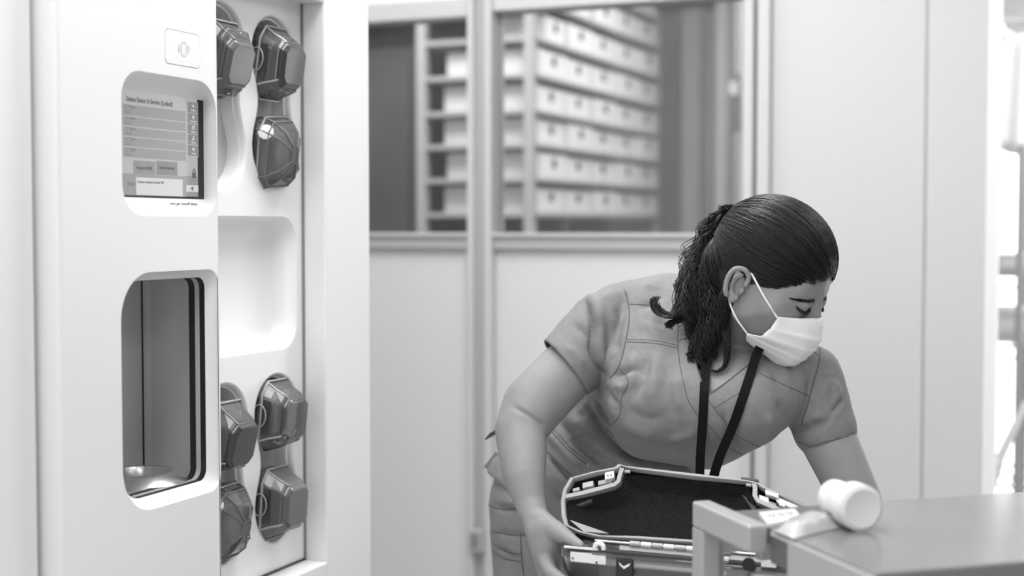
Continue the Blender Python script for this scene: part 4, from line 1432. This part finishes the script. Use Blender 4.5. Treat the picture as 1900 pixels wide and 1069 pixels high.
TOP_FOLDS = [
    # right sleeve
    ([(1088, 556), (1098, 600), (1096, 640), (1104, 668), (1126, 700)], -0.0055, 6), ([(1096, 548), (1112, 600), (1112, 650), (1122, 690)], 0.0045, 9),
    ([(1082, 556), (1094, 552), (1102, 562)], 0.004, 5), ([(1150, 536), (1120, 560), (1108, 610)], 0.003, 9), ([(1162, 540), (1150, 600), (1140, 660)], -0.003, 8),
    ([(1098, 542), (1110, 536), (1120, 524)], -0.0035, 5),
    # cuff step
    ([(1017, 629), (1021, 665), (1038, 703), (1062, 724), (1094, 729)], -0.0012, 2.2), ([(1479, 819), (1514, 832), (1546, 830), (1587, 803)], -0.0012, 2.2),
    # armpit and side
    ([(1134, 703), (1160, 690), (1190, 686)], -0.004, 6), ([(1136, 712), (1158, 720), (1170, 708)], 0.003, 6), ([(1122, 716), (1136, 740), (1150, 756)], -0.004, 6), ([(1104, 736), (1120, 770), (1136, 796)], -0.004, 6),
    ([(1112, 730), (1130, 760), (1146, 780)], 0.003, 6),
    # chest drapes
    ([(1196, 660), (1185, 710), (1176, 750)], -0.003, 12), ([(1220, 650), (1214, 700), (1204, 760)], 0.003, 12), ([(1244, 670), (1240, 720), (1250, 780)], -0.002, 10),
    ([(1236, 818), (1270, 808), (1300, 800)], 0.003, 8), ([(1225, 835), (1262, 826), (1296, 826)], -0.002, 8),
    ([(1205, 590), (1225, 600), (1240, 600)], -0.003, 9), ([(1180, 600), (1210, 612), (1230, 640)], 0.0025, 10),
    ([(1180, 650), (1172, 700), (1166, 728)], 0.003, 8), ([(1206, 655), (1198, 700), (1190, 730)], -0.003, 7), ([(1262, 690), (1258, 730), (1262, 770)], 0.002, 9),
    ([(1150, 780), (1185, 800), (1225, 806)], 0.003, 9), ([(1160, 760), (1200, 775), (1240, 775)], -0.002, 9), ([(1230, 540), (1215, 560), (1180, 575)], -0.003, 8), ([(1240, 520), (1205, 530), (1180, 545)], 0.003, 9),
    ([(1110, 545), (1130, 560), (1136, 590)], 0.003, 7), ([(1060, 600), (1085, 620), (1092, 640)], -0.003, 7), ([(1040, 640), (1070, 660), (1084, 690)], 0.002, 8), ([(1140, 640), (1128, 670), (1120, 690)], 0.003, 6),
    ([(1440, 740), (1455, 770), (1464, 790)], -0.003, 7), ([(1420, 760), (1430, 790), (1432, 810)], 0.003, 8), ([(1505, 690), (1500, 720), (1494, 750)], -0.002, 6), ([(1540, 700), (1552, 730), (1556, 750)], 0.003, 7), ([(1500, 770), (1530, 775), (1560, 760)], 0.003, 7),
    # fold where the bodice overhangs the waist
    ([(1085, 748), (1116, 797), (1164, 838), (1225, 858), (1300, 874)], -0.012, 9), ([(1096, 744), (1122, 785), (1168, 822), (1230, 844), (1300, 860)], 0.006, 10),
    ([(1060, 770), (1092, 806), (1140, 846), (1190, 864)], 0.005, 9), ([(1040, 782), (1075, 826), (1120, 862)], -0.004, 7), ([(1070, 760), (1110, 815), (1150, 850)], -0.003, 5),
    ([(1016, 800), (1052, 845), (1084, 880)], 0.004, 7), ([(1016, 846), (1050, 884), (1070, 900)], -0.005, 5), ([(1020, 905), (1040, 925), (1052, 930)], -0.004, 6),
    # left side
    ([(1470, 792), (1500, 790), (1540, 768)], -0.004, 6), ([(1480, 800), (1520, 792), (1552, 755), (1562, 735)], -0.0035, 5), ([(1532, 700), (1528, 730), (1522, 748)], 0.003, 8), ([(1450, 800), (1430, 815), (1400, 826)], 0.002, 8),
    ([(1425, 680), (1440, 700), (1450, 720)], -0.0025, 7), ([(1440, 676), (1456, 690), (1470, 712)], 0.002, 7), ([(1380, 740), (1370, 790), (1380, 820)], -0.002, 12), ([(1340, 760), (1350, 800), (1376, 836)], -0.003, 5),
]
folds(top, TOP_FOLDS)
# fine crumple so that the cloth is not smooth
co, no = get_co(top), get_no(top)
nz = np.zeros(len(co))
for k in range(7):
    w_ = RNG.normal(size=3) * (22 + 9 * k)
    nz += np.sin(co @ w_ + RNG.uniform(0, 6)) / (1 + 0.5 * k)
set_co(top, co + no * (nz * 0.0009)[:, None])
# cut the neckline, the cuffs and the hem
NECK = [(1276, 600), (1284, 645), (1296, 690), (1312, 734), (1352, 706), (1400, 668), (1432, 640), (1420, 560), (1330, 520), (1290, 545)]


def in_poly(px, py, poly):
    ins = np.zeros(px.shape, bool)
    n = len(poly)
    for i in range(n):
        x0, y0 = poly[i]
        x1, y1 = poly[(i + 1) % n]
        c = ((y0 > py) != (y1 > py)) & (px < (x1 - x0) * (py - y0) / (y1 - y0 + 1e-9) + x0)
        ins ^= c
    return ins


def cut(me, test):
    bm = bmesh.new()
    bm.from_mesh(me)
    c = np.array([f.calc_center_median() for f in bm.faces])
    px, py, d = project(c)
    kill = test(c, px, py, d)
    fs = [f for f, k in zip(bm.faces, kill) if k]
    bmesh.ops.delete(bm, geom=fs, context='FACES')
    # relax the cut border so that it does not show the voxel steps
    for _ in range(10):
        bv = [v_ for v_ in bm.verts if v_.is_boundary]
        new = {}
        for v_ in bv:
            nb = [e_.other_vert(v_) for e_ in v_.link_edges if e_.is_boundary]
            if len(nb) == 2:
                new[v_] = v_.co * 0.4 + (nb[0].co + nb[1].co) * 0.3
        for v_, p in new.items():
            v_.co = p
    bm.to_mesh(me)
    bm.free()


cufR, dirR = np.array(W(1051, 683, 2.272)), np.array(camv(-0.784, -0.62, 0.12).normalized())
cufL, dirL = np.array(W(1530, 806, 2.22)), np.array((W(1530, 800, 2.22) - W(1500, 700, 2.24)).normalized())


def top_cut(c, px, py, d):
    k = in_poly(px, py, NECK) & (d < 2.345)
    rel = (c - cufR)
    k |= ((rel @ dirR) > 0.0) & ((rel @ dirR) < 0.10) & (np.linalg.norm(rel - np.outer(rel @ dirR, dirR), axis=1) < 0.072)
    rel = (c - cufL)
    k |= ((rel @ dirL) > 0.016) & ((rel @ dirL) < 0.10) & (np.linalg.norm(rel - np.outer(rel @ dirL, dirL), axis=1) < 0.066)
    k |= (py > 868 + (px - 896) * 0.95) & (px < 1000)
    k |= py > 1000
    return k


cut(top, top_cut)
cloth = link('scrub_top', top, M_SCRUB, person, smooth=180)
md = cloth.modifiers.new('thick', 'SOLIDIFY')
md.thickness, md.offset = 0.0022, 0.0
tb_ = bvh_of(top)
S = lambda pts, r=0.0007, m=M_SEAM, n=40: seam(tb_, pts, r, m, cloth, n=n)
S([(1160, 540), (1166, 560), (1168, 592), (1161, 637), (1151, 676), (1134, 703)], 0.0010)
S([(1169, 565), (1190, 566), (1212, 567)])
S([(1164, 635), (1214, 638), (1259, 647)])
S([(1164, 630), (1214, 633), (1259, 642)], 0.0005)
S([(1258, 604), (1259, 657), (1273, 731), (1295, 771), (1320, 794), (1352, 829), (1378, 843)])
S([(1150, 684), (1166, 706), (1154, 739), (1151, 769), (1126, 800)])
S([(1018, 630), (1021, 665), (1038, 703), (1062, 723), (1094, 728)])
S([(1409, 694), (1457, 716), (1502, 735)])
S([(1521, 640), (1519, 673), (1505, 727), (1487, 788)], 0.0010)
S([(1480, 818), (1514, 831), (1546, 829), (1587, 802)])
S([(1317, 746), (1340, 776), (1365, 805), (1406, 827), (1420, 823)])
S([(1374, 728), (1350, 742), (1326, 757)], 0.0005)
S([(1016, 792), (1035, 815), (1056, 838), (1088, 862)], 0.0012)
S([(1021, 789), (1040, 811), (1061, 834), (1092, 858)], 0.0008)
S([(1016, 838), (1042, 865), (1064, 884)], 0.0010)
S([(1055, 818), (1070, 812), (1086, 806)], 0.0005)
S([(1284, 645), (1296, 690), (1312, 734)], 0.0008)
S([(1312, 735), (1352, 707), (1400, 669)], 0.0012)
S([(1518, 660), (1512, 655), (1500, 648)], 0.0006)
zp, zn = surf(tb_, 1090, 862)
if zp:
    MB().tube([zp + zn * 0.002, zp + zn * 0.002 + camv(0.001, -0.012, 0.002)], 0.0018, 6).build('zip_pull', M_RIM, cloth, smooth=60)
# rear hem corner and the dark tie behind the elbow
q = [W(898, 866, 2.50), W(920, 838, 2.47), W(950, 878, 2.44), W(946, 910, 2.44)]
MB().prism(q, camv(0, 0, -1) * 0.004).build('hem_flap', M_SCRUB, cloth)
MB().tube([W(901, 815, 2.42), W(912, 806, 2.41), W(926, 798, 2.40)], [0.0015, 0.004, 0.004], 8).build('waist_tie', M_CAP, cloth, smooth=60)

# ---- trousers
t_ = Blob()
t_.phull(HIP[1:3], 2)
t_.phull([(1014, 935, 2.48, 106), (1090, 940, 2.44, 98), (1020, 1000, 2.48, 108)], 2)
for hp, kn, an in legs:
    t_.wchain([(hp, 0.088), (hp.lerp(kn, 0.5), 0.082), (kn, 0.074), (kn.lerp(an, 0.5), 0.070), (an, 0.066)], 3)
tr = t_.remesh('trousers', 0.0050, 6, 0.5)
folds(tr, [([(912, 936), (940, 944), (962, 942)], -0.004, 5), ([(920, 985), (950, 990), (980, 992)], -0.003, 4), ([(940, 930), (956, 934), (970, 928)], 0.004, 6), ([(918, 1010), (944, 1028), (966, 1034)], -0.003, 4), ([(930, 1035), (960, 1042)], -0.002, 4)])
trou = link('trousers', tr, M_PANTS, person, smooth=180)
tv = bvh_of(tr)
seam(tv, [(906, 936), (930, 945), (968, 946)], 0.0008, M_SEAM, trou)
seam(tv, [(914, 986), (950, 993), (985, 994)], 0.0008, M_SEAM, trou)
seam(tv, [(966, 990), (968, 1030), (972, 1069)], 0.0008, M_SEAM, trou)
seam(tv, [(916, 1010), (940, 1024), (968, 1028)], 0.0008, M_SEAM, trou)
seam(tv, [(916, 1024), (940, 1038), (968, 1042)], 0.0008, M_SEAM, trou)
for hp, kn, an in legs:
    sb = Blob()
    sb.hull([(an + Vector((0, 0, -0.045)), 0.044), (an + Vector((0, 0, -0.055)) - camFh * 0.15, 0.032), (an + Vector((0, 0, -0.05)) - camFh * 0.08, 0.042)], 3)
    link('shoe', sb.remesh('shoe', 0.004, 4), M_SHOE, person, smooth=180)

# ---- hair: scalp cap, combed strands, ponytail
HC = np.array((0, -0.010, 0.042))
HRAD = np.array((0.0785, 0.0975, 0.0855))


def hairline(a):
    """lowest z of the hair for azimuth a (deg from straight ahead)"""
    return np.interp(a, [0, 18, 34, 48, 60, 70, 80, 92, 104, 120, 180], [0.064, 0.054, 0.040, 0.027, 0.014, -0.002, -0.014, 0.022, -0.008, -0.045, -0.062])


def cap_pt(dx, dy, dz, grow=0.0):
    n = math.sqrt(dx * dx + dy * dy + dz * dz)
    return HC + np.array((dx, dy, dz)) / n * (HRAD + grow)


cm = MB()
NU, NV = 72, 40
idx = {}
for j in range(NV + 1):
    for i in range(NU):
        th = math.pi * j / NV * 0.86
        ph_ = 2 * math.pi * i / NU
        az = abs(math.degrees(math.atan2(math.sin(ph_), math.cos(ph_))))
        p = cap_pt(math.sin(th) * math.sin(ph_), math.sin(th) * math.cos(ph_), math.cos(th))
        zl = hairline(az)
        # pull vertices under the hairline up onto it and tuck them into the skin
        if p[2] < zl:
            cz = max(-0.98, min(0.98, (zl - HC[2]) / HRAD[2]))
            th = math.acos(cz)
            p = cap_pt(math.sin(th) * math.sin(ph_) / 1, math.sin(th) * math.cos(ph_), math.cos(th), -0.007)
        idx[(i, j)] = len(cm.v)
        cm.v.append(tuple(H(*p)))
for j in range(NV):
    for i in range(NU):
        cm.f.append((idx[(i, j)], idx[((i + 1) % NU, j)], idx[((i + 1) % NU, j + 1)], idx[(i, j + 1)]))
hair = cm.build('hair', M_HAIR, person, smooth=180)
nm_ = MB()
NC, NR = np.array((0, -0.046, -0.008)), np.array((0.0655, 0.0600, 0.066))
for j in range(25):
    for i in range(49):
        th, ph_ = math.pi * (0.10 + 0.68 * j / 24), math.radians(82 + 196 * i / 48)
        nm_.v.append(tuple(H(*(NC + NR * np.array((math.sin(th) * math.sin(ph_), math.sin(th) * math.cos(ph_), math.cos(th)))))))
for j in range(24):
    for i in range(48):
        nm_.f.append((j * 49 + i, j * 49 + i + 1, (j + 1) * 49 + i + 1, (j + 1) * 49 + i))
nm_.build('nape_hair', M_HAIR, hair, smooth=180)
G = np.array((0.004, -0.112, 0.046))
gd = (G - HC) / HRAD
gd /= np.linalg.norm(gd)


class Strands:
    def __init__(self):
        self.v, self.f, self.n = [], [], 0

    def add(self, pts, r0, r1):
        pts = np.asarray(pts)
        k = len(pts)
        t = np.gradient(pts, axis=0)
        t /= np.linalg.norm(t, axis=1)[:, None] + 1e-9
        a = np.cross(t, np.array((0.31, 0.52, 0.79)))
        a /= np.linalg.norm(a, axis=1)[:, None] + 1e-9
        c = np.cross(t, a)
        rr = np.linspace(r0, r1, k)[:, None]
        rr[-1] *= 0.2
        o = self.n
        for q in range(3):
            an_ = 2 * math.pi * q / 3
            self.v.append(pts + (a * math.cos(an_) + c * math.sin(an_)) * rr)
        for q in range(3):
            q2 = (q + 1) % 3
            i = np.arange(k - 1)
            self.f.append(np.stack([o + q * k + i, o + q2 * k + i, o + q2 * k + i + 1, o + q * k + i + 1], 1))
        self.n += 3 * k

    def build(self, name, m, parent):
        V, Fc = np.vstack(self.v), np.vstack(self.f)
        me = bpy.data.meshes.new(name)
        me.vertices.add(len(V))
        me.vertices.foreach_set('co', V.ravel())
        me.loops.add(len(Fc) * 4)
        me.loops.foreach_set('vertex_index', Fc.ravel().astype(np.int32))
        me.polygons.add(len(Fc))
        me.polygons.foreach_set('loop_start', np.arange(0, len(Fc) * 4, 4, dtype=np.int32))
        me.update(calc_edges=True)
        me.validate()
        return link(name, me, m, parent, smooth=180)


HMn = np.array(HM)


def toW(P):
    return P @ HMn[:3, :3].T + HMn[:3, 3]


ss = Strands()
for k in range(2600):
    az = RNG.uniform(-125, 125)
    zl = hairline(abs(az))
    lo = RNG.random() < 0.45
    z = zl + (RNG.uniform(-0.008, 0.006) if lo else RNG.uniform(0, 1) * (0.122 - zl))
    cz = min(0.995, (z - HC[2]) / HRAD[2])
    th = math.acos(max(-0.99, cz))
    d0 = np.array((math.sin(th) * math.sin(math.radians(az)), math.sin(th) * math.cos(math.radians(az)), math.cos(th)))
    n = 14
    om = math.acos(np.clip(d0 @ gd, -1, 1))
    lift = RNG.uniform(0.0005, 0.0035)
    sag = RNG.normal(0, 0.05)
    pts = []
    sid = np.cross(d0, gd)
    for t in np.linspace(0, RNG.uniform(0.75, 1.0), n):
        q = (math.sin((1 - t) * om) * d0 + math.sin(t * om) * gd) / (math.sin(om) + 1e-9)
        q = q + sid * sag * math.sin(math.pi * t)
        q /= np.linalg.norm(q)
        pts.append(HC + q * (HRAD + lift * (0.35 + 0.65 * math.sin(math.pi * min(1, t * 1.2 + 0.1)))))
    ss.add(toW(np.array(pts)), 0.0006, 0.0007)
for k in range(420):
    ph_ = math.radians(RNG.uniform(84, 276))
    th = math.pi * RNG.uniform(0.45, 0.76)
    d0 = np.array((math.sin(th) * math.sin(ph_), math.sin(th) * math.cos(ph_), math.cos(th)))
    g2 = (G - NC) / NR
    g2 /= np.linalg.norm(g2)
    om = math.acos(np.clip(d0 @ g2, -1, 1))
    pts = []
    for t in np.linspace(0, 1, 12):
        q = (math.sin((1 - t) * om) * d0 + math.sin(t * om) * g2) / (math.sin(om) + 1e-9)
        pts.append(NC + q * (NR + RNG.uniform(0.0005, 0.002) + 0.004 * math.sin(math.pi * t)))
    ss.add(toW(np.array(pts)), 0.0007, 0.0006)
# loose baby hairs over the forehead and at the crown
for k in range(70):
    az = RNG.uniform(10, 75) * (1 if RNG.random() < 0.7 else -1)
    zl = hairline(abs(az))
    cz = (zl - HC[2]) / HRAD[2]
    th = math.acos(cz)
    d0 = np.array((math.sin(th) * math.sin(math.radians(az)), math.sin(th) * math.cos(math.radians(az)), math.cos(th)))
    L_ = RNG.uniform(0.10, 0.28)
    pts = []
    for t in np.linspace(0, 1, 8):
        q = d0 + np.array((0.2 * np.sign(az), -0.15, -1.0)) * L_ * (t - 0.35)
        q /= np.linalg.norm(q)
        pts.append(HC + q * (HRAD - 0.0035))
    ss.add(toW(np.array(pts)), 0.0004, 0.0003)
ss.build('combed_strands', M_HAIR, hair)['kind'] = 'stuff'

pt_ = Strands()
GW = H(*G)
gx, gy, gdp = [float(q[0]) for q in project(np.array([tuple(GW)]))]
# guide bundles: (points (px,py,depth), spread px, count, curl amplitude px, curl turns)
bund = [
    ([(gx, gy, gdp), (1322, 432, 2.235), (1300, 490, 2.225), (1286, 560, 2.20), (1292, 620, 2.19), (1306, 660, 2.185)], 15, 150, 4.5, 4),
    ([(gx, gy, gdp), (1318, 440, 2.235), (1288, 500, 2.22), (1272, 550, 2.20), (1252, 584, 2.19), (1226, 580, 2.20), (1214, 560, 2.21), (1222, 550, 2.215)], 8, 110, 3, 3),
    ([(gx, gy, gdp), (1310, 445, 2.24), (1276, 500, 2.225), (1262, 560, 2.20), (1262, 590, 2.195), (1244, 600, 2.20), (1240, 612, 2.20)], 8, 60, 4, 4),
    ([(gx, gy, gdp), (1332, 440, 2.23), (1322, 500, 2.21), (1320, 570, 2.19), (1300, 630, 2.175), (1288, 660, 2.17), (1300, 690, 2.17)], 13, 150, 4.5, 4),
    ([(gx, gy, gdp), (1340, 450, 2.225), (1344, 510, 2.20), (1340, 570, 2.185), (1318, 615, 2.17), (1310, 650, 2.165)], 10, 130, 4, 4),
    ([(gx, gy, gdp), (1336, 450, 2.225), (1340, 540, 2.19), (1346, 600, 2.165), (1350, 640, 2.155), (1346, 675, 2.15), (1330, 690, 2.15), (1318, 684, 2.155)], 4, 42, 2, 2),
    ([(gx, gy, gdp), (1330, 470, 2.22), (1326, 560, 2.18), (1300, 640, 2.165), (1296, 665, 2.16), (1312, 684, 2.155), (1320, 660, 2.16)], 4, 36, 2, 2),
    ([(gx, gy, gdp), (1340, 396, 2.235), (1324, 405, 2.235), (1312, 425, 2.235), (1308, 450, 2.235), (1300, 480, 2.23)], 9, 90, 5, 3),
    ([(gx - 2, gy - 2, gdp), (1360, 392, 2.215), (1350, 384, 2.21), (1340, 394, 2.215), (1328, 420, 2.225), (1318, 452, 2.225)], 7, 60, 4, 2),
    ([(gx, gy, gdp), (1345, 440, 2.215), (1352, 490, 2.185), (1350, 540, 2.165), (1340, 590, 2.16), (1322, 630, 2.16)], 8, 110, 5, 3),
    ([(gx, gy, gdp), (1338, 450, 2.22), (1338, 520, 2.185), (1332, 580, 2.17), (1318, 640, 2.165), (1310, 672, 2.16)], 12, 90, 7, 4),
    ([(gx, gy, gdp), (1325, 420, 2.235), (1300, 470, 2.23), (1290, 540, 2.20), (1290, 600, 2.19), (1280, 640, 2.19)], 26, 70, 8, 4),
    ([(gx, gy, gdp), (1300, 450, 2.25), (1282, 500, 2.235), (1266, 530, 2.22), (1264, 566, 2.205)], 8, 70, 6, 4),
]
for pts, sprd, cnt, amp, turns in bund:
    for k in range(int(cnt * 1.5)):
        n = 46
        c = spline(pts, n)
        t = np.linspace(0, 1, n)
        r = sprd * math.sqrt(RNG.random())
        a0 = RNG.uniform(0, 2 * math.pi)
        grow = 1.25 * np.clip(t * 8, 0, 1) * (0.5 + 0.5 * np.sin(np.pi * np.clip(t * 1.1, 0, 1)))
        ph0 = round(a0 * 1.3) * 1.1 + RNG.normal(0, 0.35)
        tw = turns * RNG.uniform(0.8, 1.2)
        ex = RNG.normal(0, 1.2)
        ox = (r * math.cos(a0) + ex) * grow + 1.5 * amp * RNG.uniform(0.6, 1.2) * np.cos(ph0 + tw * 2 * np.pi * t) * np.clip(t * 3, 0, 1)
        oy = (r * math.sin(a0) * 0.5) * grow + amp * 0.5 * np.sin(ph0 + tw * 2 * np.pi * t) * np.clip(t * 3, 0, 1)
        od = (0.0010 * r * math.sin(a0 * 1.7 + 1)) * grow + amp * 0.0006 * np.sin(ph0 + tw * 2 * np.pi * t)
        end = int(n * RNG.uniform(0.8, 1.0))
        P = np.array([tuple(W(c[i][0] + ox[i], c[i][1] + oy[i], c[i][2] + od[i])) for i in range(end)])
        pt_.add(P, 0.0008, 0.0005)
pt_.build('ponytail', M_HAIR, hair)['kind'] = 'stuff'
# hair tie
tt = [GW + HM.to_3x3() @ Vector((0.011 * math.cos(a), -0.001, 0.011 * math.sin(a))) for a in np.linspace(0, 2 * math.pi, 20)[:-1]]
MB().tube(tt, 0.004, 8, closed=True).build('hair_tie', M_BLACK, hair, smooth=60)

# ---- eyebrows and lashes
bb_ = bvh_of(body)


def on_face(x, z, lift=0.0006):
    o_ = H(x, 0.20, z)
    h = bb_.ray_cast(o_, -hf, 0.3)
    return h[0] + h[1] * lift if h[0] is not None else H(x, 0.07, z)


br = Strands()
ls = Strands()
for sg in (1, -1):
    for k in range(150):
        t = RNG.random()
        x = sg * (0.012 + 0.040 * t)
        z = 0.0100 + 0.005 * math.sin(math.pi * (0.25 + 0.65 * t)) + RNG.normal(0, 0.0016 * (1 - 0.5 * t))
        p0 = on_face(x, z, 0.0004)
        p1 = on_face(x + sg * 0.006, z + 0.0012 - 0.003 * t, 0.0010)
        br.add(np.array([tuple(p0.lerp(p1, q)) for q in (0, 0.5, 1)]), 0.0005, 0.0003)
    for k in range(60):
        t = k / 59
        x = sg * (0.018 + 0.028 * t)
        z = 0.0035 - 0.0050 * math.sin(math.pi * t) - 0.001 * t
        p0 = on_face(x, z, 0.0003)
        p1 = p0 + hf * 0.0045 - hu * 0.004 + hr * (sg * 0.003 * t)
        ls.add(np.array([tuple(p0), tuple(p0.lerp(p1, 0.6) - hu * 0.001), tuple(p1)]), 0.00055, 0.0002)
    lid = [on_face(sg * (0.016 + 0.031 * t), 0.0035 - 0.0050 * math.sin(math.pi * t) - 0.001 * t, 0.0002) for t in np.linspace(0, 1, 14)]
    MB().tube(lid, 0.0009, 6).build('lash_line', M_HAIR, person, smooth=60)
br.build('eyebrow', M_HAIR, person)['kind'] = 'stuff'
ls.build('eyelash', M_HAIR, person)['kind'] = 'stuff'

# ---- face mask
NA, NBm = 40, 34
gridm = []
for j in range(NBm + 1):
    t = j / NBm
    zc = -0.006 + (-0.106 + 0.006) * t
    yc = np.interp(t, [0, 0.12, 0.35, 0.6, 0.85, 1.0], [0.100, 0.109, 0.1160, 0.112, 0.101, 0.080])
    ze = np.interp(t, [0, 0.5, 0.62, 1.0], [-0.022, -0.056, -0.066, -0.084])
    ye = np.interp(t, [0, 0.30, 0.55, 0.66, 1.0], [0.062, 0.060, 0.054, 0.032, 0.030])
    xe = np.interp(t, [0, 0.5, 0.7, 1.0], [0.0605, 0.0640, 0.0640, 0.046])
    row = []
    for i in range(NA + 1):
        a = -1 + 2 * i / NA
        k = abs(a)
        x = xe * (a * 0.9 + 0.1 * a ** 3)
        sft = k ** 2.1
        y = yc + (ye - yc) * sft
        z = zc + (ze - zc) * (k ** 1.6)
        pl_ = 0.0
        for c_ in (0.28, 0.48, 0.68):
            u_ = (t - c_) / 0.07
            pl_ += (0.0026 if 0 <= u_ < 1 else 0.0) * (1 - u_ if u_ >= 0 else 0)
        tw_ = 0.0010 if t < 0.07 else 0.0
        row.append(H(x, y + (pl_ + tw_) * (1 - 0.55 * k ** 4) + 0.0005 * math.sin(13 * a + 5 * t), z - 0.0007 * math.sin(9 * a)))
    gridm.append(row)
mk = MB().loft(gridm, closed=False).build('face_mask', M_MASK, person, smooth=180)
md = mk.modifiers.new('thick', 'SOLIDIFY')
md.thickness, md.offset = 0.0012, 1.0
MB().tube([p + hf * 0.0012 for p in gridm[3]], 0.0009, 5).build('mask_seam', M_MASK, mk, smooth=60)
MB().tube([p + hf * 0.0006 for p in gridm[0]], 0.0011, 5).build('mask_seam', M_MASK, mk, smooth=60)
for sg in (1, -1):
    ctop = gridm[1][-1 if sg > 0 else 0]
    cbot = gridm[int(NBm * 0.70)][-1 if sg > 0 else 0]
    l1 = [ctop, ctop.lerp(H(sg * 0.078, 0.006, 0.016), 0.5) + hr * (sg * 0.004), H(sg * 0.0775, 0.004, 0.016), H(sg * 0.074, -0.008, 0.022), H(sg * 0.070, -0.022, 0.010)]
    MB().tube([Vector(p) for p in spline([tuple(p) for p in l1], 24)], 0.0016, 6).build('ear_loop', M_MASK, mk, smooth=60)
    l2 = [cbot, cbot.lerp(H(sg * 0.079, -0.014, -0.038), 0.5) + hr * (sg * 0.004), H(sg * 0.077, -0.013, -0.035), H(sg * 0.071, -0.020, -0.022), H(sg * 0.070, -0.022, 0.000)]
    MB().tube([Vector(p) for p in spline([tuple(p) for p in l2], 24)], 0.0015, 6).build('ear_loop', M_MASK, mk, smooth=60)

# ---- lanyard
def strap(pts, wd):
    c = [Vector(p) for p in spline(pts, 40)]
    rows = []
    for i, p in enumerate(c):
        t = (c[min(i + 1, len(c) - 1)] - c[max(i - 1, 0)]).normalized()
        s_ = t.cross((CAM - p).normalized()).normalized()
        n_ = s_.cross(t)
        rows.append([p - s_ * wd - n_ * 0.0006, p + s_ * wd - n_ * 0.0006, p + s_ * wd + n_ * 0.0006, p - s_ * wd + n_ * 0.0006])
    return MB().loft(rows, True, True, True)


def wl(px, py, d):
    return tuple(W(px, py, d))


def on_top(px, py, lift=0.010):
    h, n_ = surf(tb_, px, py)
    h2, n2 = surf(bb_, px, py)
    if h is None or (h2 is not None and (h2 - CAM).length < (h - CAM).length):
        h = h2
    if h is None:
        return wl(px, py, 2.15)
    return tuple(h + (CAM - h).normalized() * lift)


def taut(px_pts, d_end, lift=0.0035):
    """strap path over the body: lies on the near envelope of skin and cloth, straight where the body recedes"""
    c = spline(px_pts, 60)
    dep = []
    for x_, y_ in c:
        ds = [float(((h - CAM).dot(-camB))) for h in (surf(tb_, x_, y_)[0], surf(bb_, x_, y_)[0]) if h is not None]
        dep.append(min(ds) - lift if ds and y_ < 872 else 9.0)
    dep[-1] = d_end
    s_ = np.concatenate([[0], np.cumsum(np.hypot(*np.diff(c, axis=0).T))])
    hull_ = []
    for i in range(len(c)):
        if dep[i] > 5:
            continue
        while len(hull_) > 1:
            i0, i1 = hull_[-2], hull_[-1]
            if dep[i1] >= dep[i0] + (dep[i] - dep[i0]) * (s_[i1] - s_[i0]) / (s_[i] - s_[i0]):
                hull_.pop()
            else:
                break
        hull_.append(i)
    d2 = np.interp(s_, s_[hull_], np.array(dep)[hull_])
    return [wl(c[i][0], c[i][1], d2[i]) for i in range(0, 60, 3)] + [wl(c[-1][0], c[-1][1], d2[-1])]


lan = strap(taut([(1322, 604), (1312, 640), (1308, 700), (1304, 780), (1299, 860), (1298, 960)], 2.158), 0.0068).build('lanyard', M_LANY, person)
strap(taut([(1412, 640), (1402, 664), (1388, 708), (1362, 785), (1332, 858), (1304, 960)], 2.156), 0.0070).build('strap', M_LANY, lan)
MB().tube([wl(1330, 872, 2.14), wl(1334, 880, 2.138), wl(1328, 888, 2.14)], 0.002, 6).build('badge_clip', M_ALU, lan, smooth=60)
MB().prism([Vector(wl(1280, 960, 2.16)), Vector(wl(1325, 960, 2.16)), Vector(wl(1325, 1030, 2.165)), Vector(wl(1280, 1030, 2.165))], camv(0, 0, -1) * 0.001).build('badge', M_NYLON, lan)
